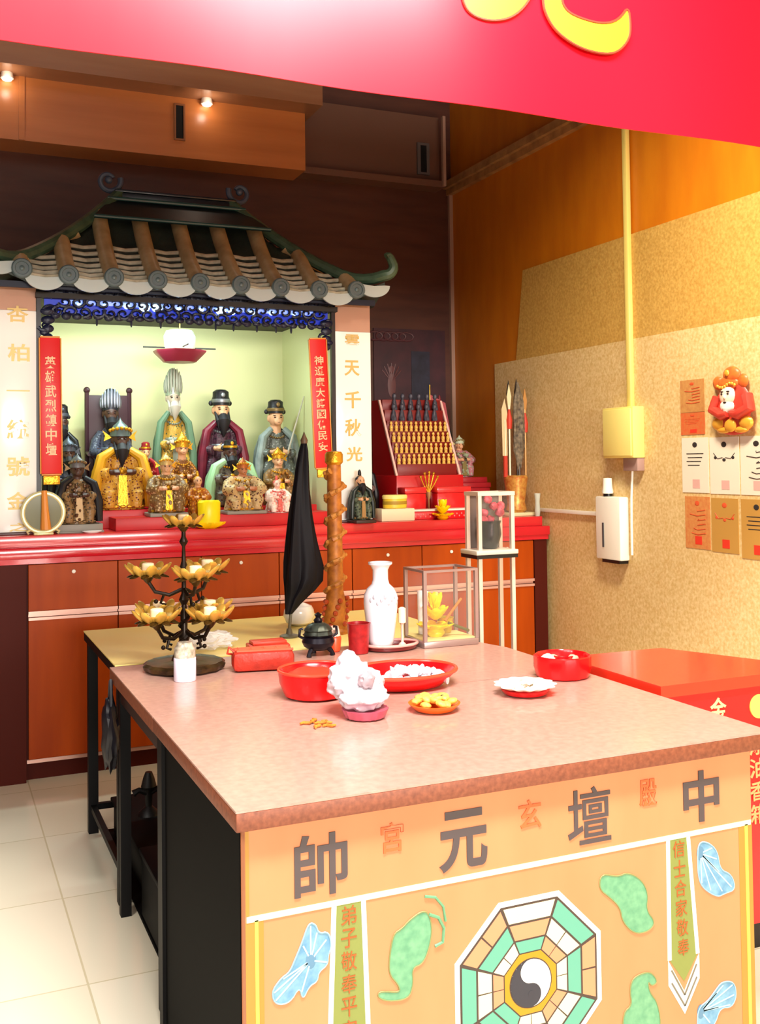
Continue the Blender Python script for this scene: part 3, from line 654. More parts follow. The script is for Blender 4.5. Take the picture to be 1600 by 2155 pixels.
# tiered stand with rows of gold statuettes
R_ = thing('tiered_stand', 'red tiered stand with two slanting white rails on the cabinet', 'stand', (2.535, 5.35, 1.0855))
obj('red_block', MB().box(2.33, 2.745, 5.15, 5.60, 1.0855, 1.318, .004), mat('red_shelf_lacquer', '#c4151c', .32, coat=.3), R_)
m = MB()
for k in range(7): m.box(2.352, 2.722, 5.185+.033*k, 5.5, 1.318+.062*k, 1.318+.062*(k+1), .002)
obj('steps', m, mat('dark_red_steps', '#7d1a16', .4), R_)
for x in (2.34, 2.733):
    obj('rail', MB().prism([(x-.006, 5.165, 1.318), (x-.006, 5.395, 1.75), (x-.006, 5.41, 1.75), (x-.006, 5.18, 1.318)], (.012, 0, 0)), mat('pinkish_white_rail', '#ecc0b4', .4), R_, False)
    obj('side_panel', MB().prism([(x-.004, 5.18, 1.318), (x-.004, 5.41, 1.75), (x-.004, 5.5, 1.75), (x-.004, 5.5, 1.318)], (.008, 0, 0)), MATS['red_shelf_lacquer'], R_, False)
m = MB().lathe([(.011, 0), (.012, .004), (.008, .007), (.010, .02), (.009, .032), (.004, .037), (.0085, .044), (.007, .053), (.003, .057), (0, .058)], (0, 0, 0), 10)
m.ell((0, -.009, .022), (.008, .004, .006), 8)
proto = None
for k in range(4):
    for i in range(12):
        loc = (2.368+.031*i, 5.2+.033*k, 1.38+.062*k)
        if proto is None:
            proto = obj('gold_statuette', m, mat('bright_statuette_gold', '#f4c868', .35, .25), None); proto.location = loc
            tag(proto, 'tiny gold statuette standing in the four rows on the red tiered stand', 'statuette', 'gold statuettes on the red tiered stand')
        else:
            o = proto.copy(); C.objects.link(o); o.location = loc
# dark figures on the upper tiers
proto2 = None
for k in range(2):
    for i in range(6):
        loc = (2.40+.052*i+.02*k, 5.335+.033*k, 1.628+.062*k)
        if proto2 is None:
            m = MB().lathe([(.016, 0), (.018, .01), (.012, .05), (.006, .062), (.013, .075), (.011, .09), (0, .10)], (0, 0, 0), 10)
            proto2 = obj('dark_statuette', m, mat('blue_black_statuette', '#23222f', .35, c2='#5a5a68', scale=60), None); proto2.location = loc
            tag(proto2, 'small blue-black statuette on the top tiers behind the gold rows', 'statuette', 'dark statuettes above the gold rows')
        else:
            o = proto2.copy(); C.objects.link(o); o.location = loc
# red side block with dark stand
b_ = solo('lacquer_block', MB().box(2.76, 2.955, 5.22, 5.60, 1.0855, 1.24, .003).box(2.755, 2.96, 5.215, 5.605, 1.24, 1.268, .003).box(2.77, 2.95, 5.24, 5.59, 1.268, 1.2995, .003), mat('deep_red_block', '#9a1620', .35), 'deep red stepped block right of the tiered stand under the pale green figure', 'block')
solo('lacquer_block', MB().box(2.86, 3.0, 5.63, 5.90, 1.0855, 1.2995, .003), MATS['deep_red_block'], 'dark red block under the dim figure in the room corner', 'block')
# red pennants leaning behind
for i, (x, zt, lab) in enumerate(((2.80, 1.80, 'faded red cloth pennant hanging upright behind the right rail of the tiered stand'), (2.37, 1.74, 'red cloth pennant at the left rail of the tiered stand'))):
    t = thing('pennant', lab, 'flag', (x, 5.56, 1.318 if i else 1.0855))
    yb = 5.56
    obj('pole', MB().tube([(x-.03, yb+.055, 1.319 if i else 1.086), (x-.03, yb+.055, zt+.06)], .005, 8), BRASS, t)
    cl = MB()
    for q in range(5): cl.prism([(x-.03+.02*q, yb+.05-.006*(q % 2), zt-.01*q), (x-.03+.02*(q+1), yb+.05-.006*((q+1) % 2), zt-.01*(q+1)), (x-.03+.026*(q+1), yb+.05-.006*((q+1) % 2), zt-.24+.005*q), (x-.03+.026*q, yb+.05-.006*(q % 2), zt-.24)], (0, .003, 0))
    obj('cloth', cl, mat('dull_red_silk', '#a8242c', .5), t)
# white block with the yellow tin
solo('white_block', MB().box(2.125, 2.315, 4.89, 5.0, 1.0855, 1.15, .004), mat('cream_block', '#f3e6c4', .4), 'cream white box at the cabinet front right of the right column', 'box')
t = thing('yellow_tin', 'yellow round tin on top of the cream white box', 'tin', (2.225, 4.945, 1.151))
obj('tin_body', MB().lathe([(.062, 0), (.066, .004), (.066, .05), (.06, .055)], (2.225, 4.945, 1.151), 28, sy=.75), mat('tin_yellow', '#f2cc3c', .35), t)
obj('tin_lid', MB().lathe([(.069, .05), (.070, .064), (.064, .07), (0, .071)], (2.225, 4.945, 1.151), 28, sy=.75), mat('pale_yellow_lid', '#ffe98a', .35), t)
obj('label_band', MB().lathe([(.0665, .02), (.067, .022), (.067, .036), (.0665, .038)], (2.225, 4.945, 1.151), 28, sy=.75), mat('olive_label', '#b08c28', .5), t)
# long red drawer box with a white rim
t = thing('red_offering_box', 'long low red box with a white lid strip before the tiered stand', 'box', (2.52, 4.99, 1.0855))
obj('box_body', MB().box(2.33, 2.73, 4.945, 5.04, 1.0855, 1.128, .003), RED, t)
obj('white_lid_strip', MB().box(2.325, 2.74, 4.94, 5.043, 1.128, 1.138, .003), WHITEPL, t)
m = MB()
for q in range(26): m.ell((2.345+.0145*q, 4.943, 1.10+.012*(q % 2)), (.004, .003, .005), 6)
obj('pale_dots', m, mat('pale_red_dots', '#f08a80', .5), t)
# two red caskets at the stand foot
for x0, x1, lab in ((2.335, 2.46, 'red lacquer casket left of the brass holder before the tiered stand'), (2.53, 2.735, 'red lacquer casket right of the brass holder before the tiered stand')):
    t = thing('casket', lab, 'box', ((x0+x1)/2, 5.095, 1.0855))
    obj('casket_body', MB().box(x0, x1, 5.05, 5.14, 1.0855, 1.22, .004), RED, t)
    obj('casket_lid', MB().box(x0-.004, x1+.004, 5.046, 5.144, 1.22, 1.255, .008), mat('bright_red_lid', '#e2272a', .28, coat=.4), t)
# brass incense holder with prongs
t = thing('incense_holder', 'small brass holder with spread prongs between the two red caskets', 'holder', (2.495, 5.09, 1.0855))
obj('holder_foot', MB().lathe([(.03, 0), (.03, .008), (.008, .02), (.006, .10), (.016, .12), (.018, .14), (.012, .142), (0, .135)], (2.495, 5.09, 1.0855), 18), mat('pinkish_brass', '#caa070', .3, .7), t)
for a in (-.7, -.35, 0, .35, .7): obj('prong', MB().tube([(2.495, 5.09, 1.22), (2.495+.05*math.sin(a), 5.085, 1.22+.06*math.cos(a)), (2.495+.08*math.sin(a), 5.08, 1.22+.11*math.cos(a))], [.005, .004, .005], 8).ell((2.495+.08*math.sin(a), 5.08, 1.225+.11*math.cos(a)), .008, 8), GOLD, t)
# yellow lotus before the long red box
def lotus(name, label, c, r, h, mpet, cat, core=None, group=None):
    t = thing(name, label, cat, c, group)
    for lay, (n, rr, tilt) in enumerate(((9, 1.0, .35), (8, .75, .8), (6, .5, 1.2))):
        m = MB()
        for k in range(n):
            a = 2*PI*(k+.5*lay)/n
            rot = Matrix.Rotation(a, 4, 'Z') @ Matrix.Rotation(-tilt, 4, 'Y')
            p = Matrix.Rotation(a, 4, 'Z') @ Vector((r*rr*.55*math.cos(tilt*.7), 0, h*(.18+.26*lay)+.25*h*math.sin(tilt)))
            m.ell((c[0]+p.x, c[1]+p.y, c[2]+p.z), (r*.5, r*.30, r*.08), 10, rot)
        obj('petals', m, mpet, t)
    obj('calyx', MB().lathe([(r*.35, 0), (r*.5, h*.1), (r*.3, h*.3), (0, h*.3)], c, 16), core or mpet, t)
    return t
lotus('yellow_lotus', 'bright yellow cloth lotus at the cabinet edge before the long red box', (2.478, 4.888, 1.0855), .062, .085, YELLOW, 'flower', mat('deep_yellow', '#f0b400', .5))
# bundle of ceremonial weapons in a red stand near the right wall
t = thing('weapon_stand', 'tall gold and red holder for ceremonial staffs at the cabinet end by the right wall', 'holder', (2.985, 4.98, 1.0855))
obj('stand_foot', MB().box(2.91, 3.07, 4.91, 5.05, 1.0855, 1.105, .004), mat('cream_stand_foot', '#ddd0a0', .4), t)
obj('gold_vessel', MB().lathe([(.045, 1.105), (.06, 1.12), (.05, 1.16), (.06, 1.24), (.068, 1.30), (.06, 1.31), (.05, 1.30)], (2.985, 4.98, 0), 22), mat('red_gold_vessel', '#b8652c', .35, .3, c2='#d8a850', scale=50), t)
spec = [(-.064, 1.74, 'blade', '#d9c49a'), (-.036, 1.82, 'spear', '#e6d9b0'), (-.012, 1.85, 'stick', '#2c2622'), (.018, 1.83, 'feather', '#4a4038'), (.040, 1.86, 'stick', '#3a302a'), (.066, 1.80, 'spear', '#c08a4c')]
names = {'blade': 'ceremonial_sword', 'spear': 'ceremonial_spear', 'stick': 'dark_staff', 'feather': 'feather_duster'}
labs = ['pale ceremonial blade with a red grip, leftmost in the staff holder', 'pale gold tipped spear second from the left in the staff holder', 'thin dark staff left of the dark feather duster in the holder', 'dark mottled feather duster upright in the middle of the staff holder', 'tall dark staff just right of the feather duster in the holder', 'orange-brown spear at the right side of the staff holder nearest the wall']
for (dx, zt, kind, colr), lab in zip(spec, labs):
    x, y = 2.985+dx, 4.98+(.045 if kind == 'stick' else -.012 if kind == 'feather' else 0); zb = 1.302
    s = thing(names[kind], lab, 'ceremonial weapon', (x, y, zb))
    mm = mat('weapon_'+colr.strip('#'), colr, .4, .2)
    obj('shaft', MB().tube([(x, y, zb), (x, y, zt-.12)], .006, 8), mm, s)
    if kind == 'blade':
        obj('blade', MB().prism([(x-.016, y, 1.42), (x-.02, y, zt-.06), (x, y, zt), (x+.016, y, zt-.08), (x+.014, y, 1.42)], (0, .005, 0)), mm, s, False)
        obj('red_grip', MB().tube([(x, y, zb), (x, y, 1.42)], .012, 10), mat('red_grip', '#c23a26', .5), s)
    elif kind == 'spear':
        obj('spear_head', MB().prism([(x, y-.003, zt), (x+.014, y-.003, zt-.07), (x+.006, y-.003, zt-.14), (x-.006, y-.003, zt-.14), (x-.014, y-.003, zt-.07)], (0, .006, 0)), mm, s, False)
        obj('red_tassel', MB().lathe([(.006, zt-.14), (.018, zt-.2), (.014, zt-.25), (.006, zt-.25)], (x, y, 0), 12), MATS['red_grip'], s)
    elif kind == 'feather':
        obj('plume', MB().crumple((x, y, 1.58), (.034, .026, .23), 3, .3, 4, 5), mat('mottled_dark_feather', '#3d352f', .7, c2='#8a7a62', scale=45), s)
    else:
        obj('finial', MB().lathe([(.006, zt-.13), (.013, zt-.08), (.004, zt-.02), (0, zt)], (x, y, 0), 10), mm, s)
# small glass vase on the cabinet end
t = thing('glass_vase', 'small clear glass vase at the far right end of the cabinet by the wall', 'vase', (3.055, 4.87, 1.0855))
obj('vase_body', MB().lathe([(.0, 0), (.012, 0), (.016, .03), (.013, .08), (.018, .125), (.016, .125), (.011, .08), (.013, .03), (0, .006)], (3.055, 4.87, 1.0855), 18), film_mat('pale_glass', '#d8ddd0', .55), t)

# ================================================================== RIGHT WALL
t = thing('junction_box', 'yellow lit square junction box under the vertical conduit on the right wall', 'junction box', (3.07, 4.1, 1.40))
obj('box_body', MB().box(3.035, 3.1019, 3.985, 4.225, 1.40, 1.645, .004), mat('yellow_lit_plastic', '#f0dc7c', .4), t)  # yellow light is put into the plastic colour of box and cover
obj('box_cover', MB().box(3.027, 3.035, 3.995, 4.215, 1.41, 1.635, .003), mat('yellow_lit_cover', '#f4e284', .35), t)
obj('grey_connector', MB().box(3.06, 3.1019, 3.99, 4.10, 1.338, 1.40, .002), mat('mauve_plastic', '#a08078', .5), t)
solo('cable_conduit', MB().box(3.078, 3.1019, 4.055, 4.087, 1.645, 3.12, .003), mat('yellow_lit_conduit', '#f0d878', .4), 'white vertical cable conduit coloured yellow-lit, running up the right wall from the junction box', 'conduit')  # white conduit with the yellow light put into its colour
solo('cable_conduit', MB().box(3.082, 3.1019, 4.22, 4.90, 1.108, 1.128, .003), WHITEPL, 'white horizontal conduit on the right wall between cabinet end and white wall unit', 'conduit')
solo('power_cord', MB().tube([(3.095, 4.075, 1.34), (3.094, 4.085, 1.2), (3.096, 4.09, 1.05), (3.094, 4.088, .93)], .006, 8), WHITEPL, 'thin white cord hanging below the junction box on the right wall', 'cord')
t = thing('wall_unit', 'white plastic wall unit with a capped neck below the junction box', 'appliance', (3.075, 4.21, .90))
obj('unit_body', MB().box(3.045, 3.1019, 4.115, 4.315, .90, 1.21, .008), mat('off_white_plastic', '#f4efe2', .35), t)
obj('neck', MB().lathe([(.022, 1.21), (.022, 1.225)], (3.072, 4.245, 0), 18), BLACK, t)
obj('cap', MB().lathe([(.027, 1.225), (.028, 1.235), (.024, 1.255), (.022, 1.30), (0, 1.302)], (3.072, 4.245, 0), 18), MATS['off_white_plastic'], t)
obj('front_slot', MB().box(3.041, 3.0449, 4.245, 4.255, .96, 1.08), mat('dark_slot', '#333338', .5), t, False)
obj('dark_foot', MB().box(3.05, 3.1019, 4.13, 4.27, .885, .8995), BLACK, t, False)
# printed temple sheets on the wall
def sheet(label, y0, y1, z0, z1, paper, ink, group, seal=None, style=0):
    t = thing('paper_talisman', label, 'paper', (3.10, (y0+y1)/2, z0), group)
    obj('paper', MB().box(3.0995, 3.1019, y0, y1, z0, z1), paper, t, False)
    k = MB(); w = y1-y0; h = z1-z0; yc = (y0+y1)/2
    k.ell((3.099, yc, z1-h*.13), (.001, w*.09, h*.05), 10)
    if style == 0:
        for q in range(4): k.box(3.0988, 3.0994, yc-w*(.32-.05*q), yc+w*(.32-.05*(q % 2)), z1-h*(.30+.07*q), z1-h*(.285+.07*q))
    elif style == 1:
        for s in (-1, 1):
            k.tube([(3.0991, yc+s*w*.36, z1-h*.28), (3.0991, yc+s*w*.22, z1-h*.38), (3.0991, yc+s*w*.05, z1-h*.36)], .0016, 5)
            k.ell((3.099, yc+s*w*.3, z1-h*.36), (.001, w*.05, h*.03), 8)
        k.ell((3.099, yc, z1-h*.4), (.001, w*.06, h*.03), 8)
    else:
        for q in range(6): k.tube([(3.0991, yc+w*.3*math.sin(q*1.7), z1-h*(.25+.09*q)), (3.0991, yc, z1-h*(.28+.09*q)), (3.0991, yc-w*.33, z1-h*(.25+.09*q))], .0018, 5)
    obj('printed_marks', k, ink, t)
    if seal: obj('red_seal', MB().box(3.0987, 3.0994, yc-w*.17, yc+w*.1, z0+h*.08, z0+h*.24), seal, t, False)
ink = mat('black_ink', '#2a2626', .6); redink = mat('red_ink', '#d2522a', .6); seal = mat('seal_red', '#d8341f', .6); paleseal = mat('pale_seal', '#d9a8a0', .6)
wp = mat('white_paper', '#e2d8c6', .6); yp = mat('ochre_paper', '#b98a40', .6); op = mat('orange_print_paper', '#cf9150', .6, c2='#c8743e', scale=60)
G = 'paper talismans pinned to the right wall'
sheet('white paper talisman, first of the white row nearest the junction box', 3.546, 3.719, 1.242, 1.486, wp, ink, G, paleseal, 0)
sheet('white paper talisman in the middle of the white row under the figure plaque', 3.360, 3.538, 1.24, 1.484, wp, ink, G, paleseal, 1)
sheet('white paper talisman at the right end of the white row, cut by the frame', 3.17, 3.352, 1.24, 1.484, wp, ink, G, paleseal, 2)
sheet('orange red printed talisman, first of the bottom row below the white sheets', 3.545, 3.705, .995, 1.225, op, redink, G, seal, 2)
sheet('ochre talisman in the middle of the bottom row with a red flame mark', 3.372, 3.535, .99, 1.222, yp, redink, G, seal, 1)
sheet('ochre talisman with a dark left edge at the right of the bottom row', 3.18, 3.355, .975, 1.222, yp, ink, G, seal, 0)
sheet('brownish orange talisman left of the figure plaque above the white row', 3.565, 3.722, 1.60, 1.745, mat('tan_print_paper', '#c69352', .6, c2='#b87a44', scale=50), redink, G, None, 2)
sheet('red printed talisman directly above the first white sheet', 3.565, 3.722, 1.50, 1.598, mat('red_print_paper', '#c8743c', .6, c2='#d05a30', scale=70), redink, G, seal, 0)
# fortune figure plaque (raised relief)
t = thing('wall_plaque', 'red and gold relief plaque of a bearded fortune figure above the white paper sheets', 'plaque', (3.08, 3.375, 1.50))
m = MB().ell((3.085, 3.37, 1.61), (.016, .105, .105), 18).ell((3.085, 3.37, 1.54), (.016, .115, .05), 16)
for s_ in (-1, 1): m.tube([(3.08, 3.37+s_*.085, 1.655), (3.072, 3.37+s_*.105, 1.60), (3.062, 3.37+s_*.045, 1.575), (3.06, 3.37+s_*.01, 1.58)], [.024, .026, .022, .014], 10)
obj('red_robe', m, mat('plaque_red', '#cf4636', .4, c2='#c2352c', scale=30), t)
m = MB()
for s_ in (-1, 1):
    m.ell((3.078, 3.37+s_*.08, 1.54), (.018, .04, .03), 10).ell((3.078, 3.37+s_*.05, 1.512), (.016, .045, .014), 10)
m.ell((3.066, 3.37, 1.53), (.012, .035, .028), 12).ell((3.075, 3.475, 1.625), (.015, .022, .025), 10)
obj('gold_trim', m, mat('plaque_gold', '#e6a83a', .35, .3), t)
obj('face', MB().ell((3.075, 3.39, 1.655), (.02, .047, .045), 16).ell((3.057, 3.39, 1.652), (.008, .009, .011), 8), mat('plaque_pale_face', '#f6dcc4', .45), t)
m = MB().ell((3.070, 3.39, 1.612), (.016, .042, .03), 12).tube([(3.066, 3.39, 1.60), (3.062, 3.39, 1.575)], [.02, .005], 10)
obj('white_beard', m, mat('plaque_beard', '#f4e4dc', .5), t)
m = MB()
for s_ in (-1, 1): m.ell((3.057, 3.39+s_*.018, 1.664), (.004, .006, .004), 8).ell((3.058, 3.39+s_*.018, 1.674), (.004, .010, .003), 8)
m.ell((3.056, 3.39, 1.628), (.004, .010, .004), 8)
obj('eyes_and_mouth', m, MATS['dark_face_lines'], t)
m = MB().ell((3.08, 3.39, 1.71), (.018, .062, .03), 16).ell((3.08, 3.37, 1.745), (.018, .05, .035), 16)
for s_ in (-1, 1): m.ell((3.085, 3.385+s_*.075, 1.715), (.012, .03, .03), 10)
obj('orange_hat', m, mat('plaque_orange', '#d9772c', .4, c2='#c8552a', scale=30), t)
m = MB()
for q in range(8): m.ell((3.064, 3.39-.05+.1*q/7, 1.70+.008*math.sin(q*.9)), (.006, .008, .007), 8)
m.ell((3.062, 3.38, 1.752), (.008, .014, .014), 10)
obj('hat_jewels', m, MATS['plaque_gold'], t)

# ================================================================== TABLES
T = .761
terr = mat('brown_speckled_tabletop', '#bd9383', .3, c2='#ad8374', scale=55, coat=.25)
edge = mat('terracotta_speckled_edge', '#8a4e34', .5, c2='#6c3824', scale=95)
blackleg = mat('black_metal_leg', '#0b0a0b', .5, spec=.2)
cream_line = mat('cream_painted_line', '#fff3b4', .5); greypaint = mat('charcoal_brush_paint', '#4a4040', .55)
ft = thing('offering_table', 'front offering table with a painted orange panel of large brushed characters', 'table', (1.146, 2.24, 0))
obj('tabletop', MB().box(.506, 1.787, 1.8515, 2.633, .757, T), terr, ft)
obj('tabletop_edge', MB().box(.506, 1.787, 1.85, 2.633, .722, .757, .003), edge, ft)
obj('side_panel', MB().box(.526, .545, 1.90, 2.62, .02, .722), mat('near_black_side_board', '#060505', .7, spec=.08), ft, False)
obj('side_panel', MB().box(1.745, 1.764, 1.90, 2.62, .02, .722), MATS['near_black_side_board'], ft, False)
for x, y in ((.535, 2.6), (1.75, 2.6)): obj('leg', MB().box(x-.018, x+.018, y-.018, y+.018, 0, .722), blackleg, ft, False)
panel = obj('front_panel', MB().box(.528, 1.739, 1.872, 1.90, .015, .722), mat('apricot_painted_board', '#d2855a', .5, c2='#cb7b50', scale=6, stretch=(1, 1, .3)), ft, False)
PY = 1.872
def paint(name, mb, m): return obj(name, mb, m, panel, False)
def flat(pts, y=PY, t=.0012): return MB().prism([(a, y-t, b) for a, b in pts], (0, t-.0001, 0))
def line(mb, a, b, w, y=PY, t=.0016):
    d = Vector((b[0]-a[0], b[1]-a[1])); n = Vector((-d.y, d.x)).normalized()*w/2
    mb.prism([(a[0]+n.x, y-t, a[1]+n.y), (b[0]+n.x, y-t, b[1]+n.y), (b[0]-n.x, y-t, b[1]-n.y), (a[0]-n.x, y-t, a[1]-n.y)], (0, t-.0001, 0)); return mb
for ch, x0, x1, z0, z1 in (('帥', .624, .732, .572, .690), ('元', .930, 1.040, .570, .690), ('壇', 1.236, 1.346, .574, .694), ('中', 1.543, 1.645, .575, .690)):
    t_ = MB(); put_text(t_, ch, x0, x1, z0, z1, PY-.001, {'壇': .006, '帥': .016}.get(ch, .024), .002); paint('large_character', t_, greypaint)
for ch, x0, x1, z0, z1 in (('宮', .803, .851, .630, .688), ('玄', 1.116, 1.170, .628, .688), ('殿', 1.423, 1.470, .632, .690)):
    t_ = MB(); put_text(t_, ch, x0, x1, z0, z1, PY-.001, .012, .002); paint('small_red_character', t_, mat('faded_red_paint', '#d5602f', .55))
paint('border_line', line(MB(), (.53, .553), (1.736, .553), .011), cream_line)
gold_border = mat('mustard_border_paint', '#a87c30', .5)
paint('side_border', MB().box(.528, .563, PY-.0008, PY-.0001, .015, .5475), gold_border); paint('side_border', MB().box(1.700, 1.739, PY-.0008, PY-.0001, .015, .5475), gold_border)
paint('side_border_line', line(MB(), (.549, .55), (.551, .02), .007), mat('pale_yellow_paint', '#e2c84e', .5)); paint('side_border_line', line(MB(), (1.722, .55), (1.722, .02), .009), MATS['pale_yellow_paint'])
bb = MB(); line(bb, (.532, .715), (.532, .56), .007, t=.001); paint('side_border_edge', bb, MATS['mustard_border_paint'])
ribg = mat('olive_ribbon_paint', '#7a8440', .5)
def ribbon(x0t, x1t, x0b, x1b, zt, zb, tip, chars):
    g = flat([(x0t, zt), (x1t, zt), (x1b, zb), ((x0b+x1b)/2, tip+.055), (x0b, zb)], t=.0009); paint('ribbon', g, ribg)
    w_ = MB(); line(w_, (x0t, zt), (x0b, zb), .010); line(w_, (x1t, zt), (x1b, zb), .010)
    xm = (x0b+x1b)/2
    w_.prism([(x0b-.004, PY-.0012, zb), (xm, PY-.0012, zb-.075), (x1b+.004, PY-.0012, zb), (x1b+.004, PY-.0012, zb-.055), (xm, PY-.0012, zb-.125), (x0b-.004, PY-.0012, zb-.055)], (0, .0011, 0))
    paint('ribbon_edge', w_, mat('white_ribbon_paint', '#fffbe8', .5))
    v_ = MB()
    for q in (0, 1): line(v_, (x0b+.004, zb-.022-.028*q), (xm, zb-.083-.024*q), .004, t=.0022); line(v_, (x1b-.004, zb-.022-.028*q), (xm, zb-.083-.024*q), .004, t=.0022)
    paint('chevron', v_, mat('grey_chevron_paint', '#6f6a5c', .5))
    n = len(chars); st = (zt-zb)/n
    for i, ch in enumerate(chars):
        t_ = MB(); f = (i+.5)/n; xc = ((x0t+x1t)/2)*(1-f)+xm*f; zc = zt-st*(i+.5); put_text(t_, ch, xc-.016, xc+.016, zc-st*.42, zc+st*.42, PY-.001, .004, .002); paint('ribbon_character', t_, mat('brown_orange_paint', '#a0531c', .55))
ribbon(.703, .764, .688, .774, .547, .20, .09, '弟子敬奉平安吉祥')
ribbon(1.498, 1.554, 1.496, 1.574, .547, .285, .176, '信士合家敬奉')
# eight trigram octagon
bx, bz = 1.1375, .312
def octp(r): return [(bx+r*math.cos(PI/8+PI/4*k), bz+r*math.sin(PI/8+PI/4*k)) for k in range(8)]
paint('octagon_rim', flat(octp(.191), t=.0009), MATS['white_ribbon_paint'])
dark = mat('dark_brown_outline', '#43352c', .55)
paint('octagon_outline', flat(octp(.179), t=.0012), dark)
teal_p = mat('mint_teal_paint', '#5a9f88', .5); coral = mat('coral_paint', '#d98862', .5); cream = mat('cream_paint', '#efdcae', .5)
TRI = [((0, 1), (0, 0), (1, 1)), ]
pat = ['tcT', 'tCc', 'cTt', 'TCT', 'TcC', 'CtT', 'tTc', 'CcT']
rr_ = [(.174, .139), (.134, .100), (.096, .070)]
order = {0: ('t', 'C', 't'), 1: ('t', 'k', 'c'), 2: ('k', 'c', 't'), 3: ('c', 't', 'k'), 4: ('t', 'k', 'c'), 5: ('c', 't', 't'), 6: ('k', 't', 'k'), 7: ('t', 'k', 'c')}
order[0] = ('c', 't', 'k'); order[2] = ('k', 'c', 't')
cols = {'t': teal_p, 'c': coral, 'k': cream}; acc = {k: MB() for k in cols}
for k in range(8):
    a0, a1 = -PI/8+PI/4*k, PI/8+PI/4*k
    # sectors run between vertices; k=2 is the top face
    for ri, (ro, rin) in enumerate(rr_):
        cc = order[k][ri]; brk = (cc in 'ck') and not (k == 2)
        p0, p1 = Vector((math.cos(a0), math.sin(a0))), Vector((math.cos(a1), math.sin(a1)))
        segs = [(.03, .485), (.515, .97)] if brk else [(.03, .97)]
        for s0, s1 in segs:
            pts = [(p0.lerp(p1, s0)*ro), (p0.lerp(p1, s1)*ro), (p0.lerp(p1, s1)*rin), (p0.lerp(p1, s0)*rin)]
            paint('trigram_bar', MB().prism([(bx+p.x, PY-.0016, bz+p.y) for p in pts], (0, .0003, 0)), cols[cc])
paint('centre_octagon', flat(octp(.067), t=.0017), mat('ochre_gold_paint', '#c08410', .5))
def disc(cx_, cz_, r, t, a0=0, a1=2*PI, n=40): return [(cx_+r*math.cos(a0+(a1-a0)*q/n), cz_+r*math.sin(a0+(a1-a0)*q/n)) for q in range(n+ (0 if a1-a0 > 6.28 else 1))]
paint('yin_yang_outline', flat(disc(bx, bz, .051, 0), t=.0020), dark)
paint('yin_yang_white', flat(disc(bx, bz, .0485, 0), t=.0023), mat('white_paint', '#fdf8ea', .5))
yy = disc(bx, bz, .0485, 0, PI/2, 3*PI/2, 30)+disc(bx, bz-.02425, .02425, 0, -PI/2, PI/2, 16)+list(reversed(disc(bx, bz+.02425, .02425, 0, PI/2, 3*PI/2, 16)))
paint('yin_yang_dark', flat(yy, t=.0026), mat('blue_black_paint', '#2e2f38', .5))
paint('yin_yang_dot', flat(disc(bx, bz-.022, .007, 0, n=14), t=.0029), MATS['blue_black_paint'])
paint('yin_yang_dot', flat(disc(bx, bz+.022, .007, 0, n=14), t=.0029), MATS['white_paint'])
# green squirrel-like scroll beasts and pale blue bats
greenp = mat('pale_green_motif_paint', '#55906c', .5, c2='#6fa67e', scale=60); bluep = mat('pale_blue_bat_paint', '#5788aa', .5, c2='#7aa5bc', scale=50)
olive = mat('olive_outline_paint', '#7f8450', .55)
def smooth_poly(p, it=2):
    for _ in range(it):
        q = []
        for i in range(len(p)):
            a, b = p[i], p[(i+1) % len(p)]
            q += [(a[0]*.75+b[0]*.25, a[1]*.75+b[1]*.25), (a[0]*.25+b[0]*.75, a[1]*.25+b[1]*.75)]
        p = q
    return p
def motif(name, pts, m, om):
    sp = smooth_poly(pts); paint(name, flat(sp, t=.0008), m)
    o_ = MB(); o_.tube([(a, PY-.0009, b) for a, b in sp], .0016, 5, closed=True); paint(name+'_outline', o_, om)
G1 = [(.905, .497), (.89, .505), (.862, .492), (.845, .478), (.827, .472), (.818, .432), (.816, .396), (.836, .372), (.84, .355), (.797, .368), (.790, .358), (.812, .344), (.858, .339), (.869, .366), (.866, .398), (.89, .401), (.905, .43), (.912, .465)]
tl = MB(); tl.tube([(.905, PY-.0009, .495), (.926, PY-.0009, .485), (.938, PY-.0009, .462), (.935, PY-.0009, .435), (.917, PY-.0009, .43)], .0035, 6); tl.tube([(.896, PY-.0009, .532), (.92, PY-.0009, .526), (.937, PY-.0009, .505), (.942, PY-.0009, .475)], .003, 6); paint('green_tail', tl, mat('pale_green_tail_paint', '#5f9670', .5))
G2 = [(1.318, .506), (1.361, .491), (1.387, .497), (1.424, .475), (1.442, .441), (1.435, .406), (1.46, .376), (1.44, .359), (1.402, .361), (1.371, .393), (1.366, .424), (1.342, .449), (1.311, .474)]
G3 = [(1.394, .266), (1.419, .273), (1.445, .271), (1.463, .246), (1.446, .239), (1.436, .253), (1.440, .227), (1.462, .2), (1.470, .14), (1.44, .09), (1.39, .10), (1.366, .15), (1.369, .2), (1.392, .21), (1.387, .242)]
G4 = [(.83, .29), (.87, .27), (.90, .23), (.91, .18), (.89, .13), (.86, .10), (.83, .13), (.81, .19), (.80, .25)]
for g_ in (G1, G2, G3, G4): motif('green_motif', g_, greenp, olive)
B1 = [(.652, .527), (.666, .52), (.671, .502), (.692, .502), (.697, .474), (.69, .458), (.689, .44), (.67, .43), (.668, .413), (.651, .408), (.638, .384), (.632, .412), (.613, .385), (.585, .387), (.576, .411), (.594, .433), (.613, .442), (.623, .462), (.637, .49)]
B2 = [(1.583, .531), (1.61, .527), (1.637, .503), (1.643, .459), (1.677, .443), (1.687, .407), (1.655, .404), (1.634, .399), (1.594, .425), (1.581, .449), (1.579, .491)]
B3 = [(1.677, .201), (1.683, .168), (1.668, .145), (1.634, .152), (1.619, .118), (1.572, .09), (1.568, .13), (1.573, .165), (1.601, .175), (1.621, .192), (1.642, .209)]
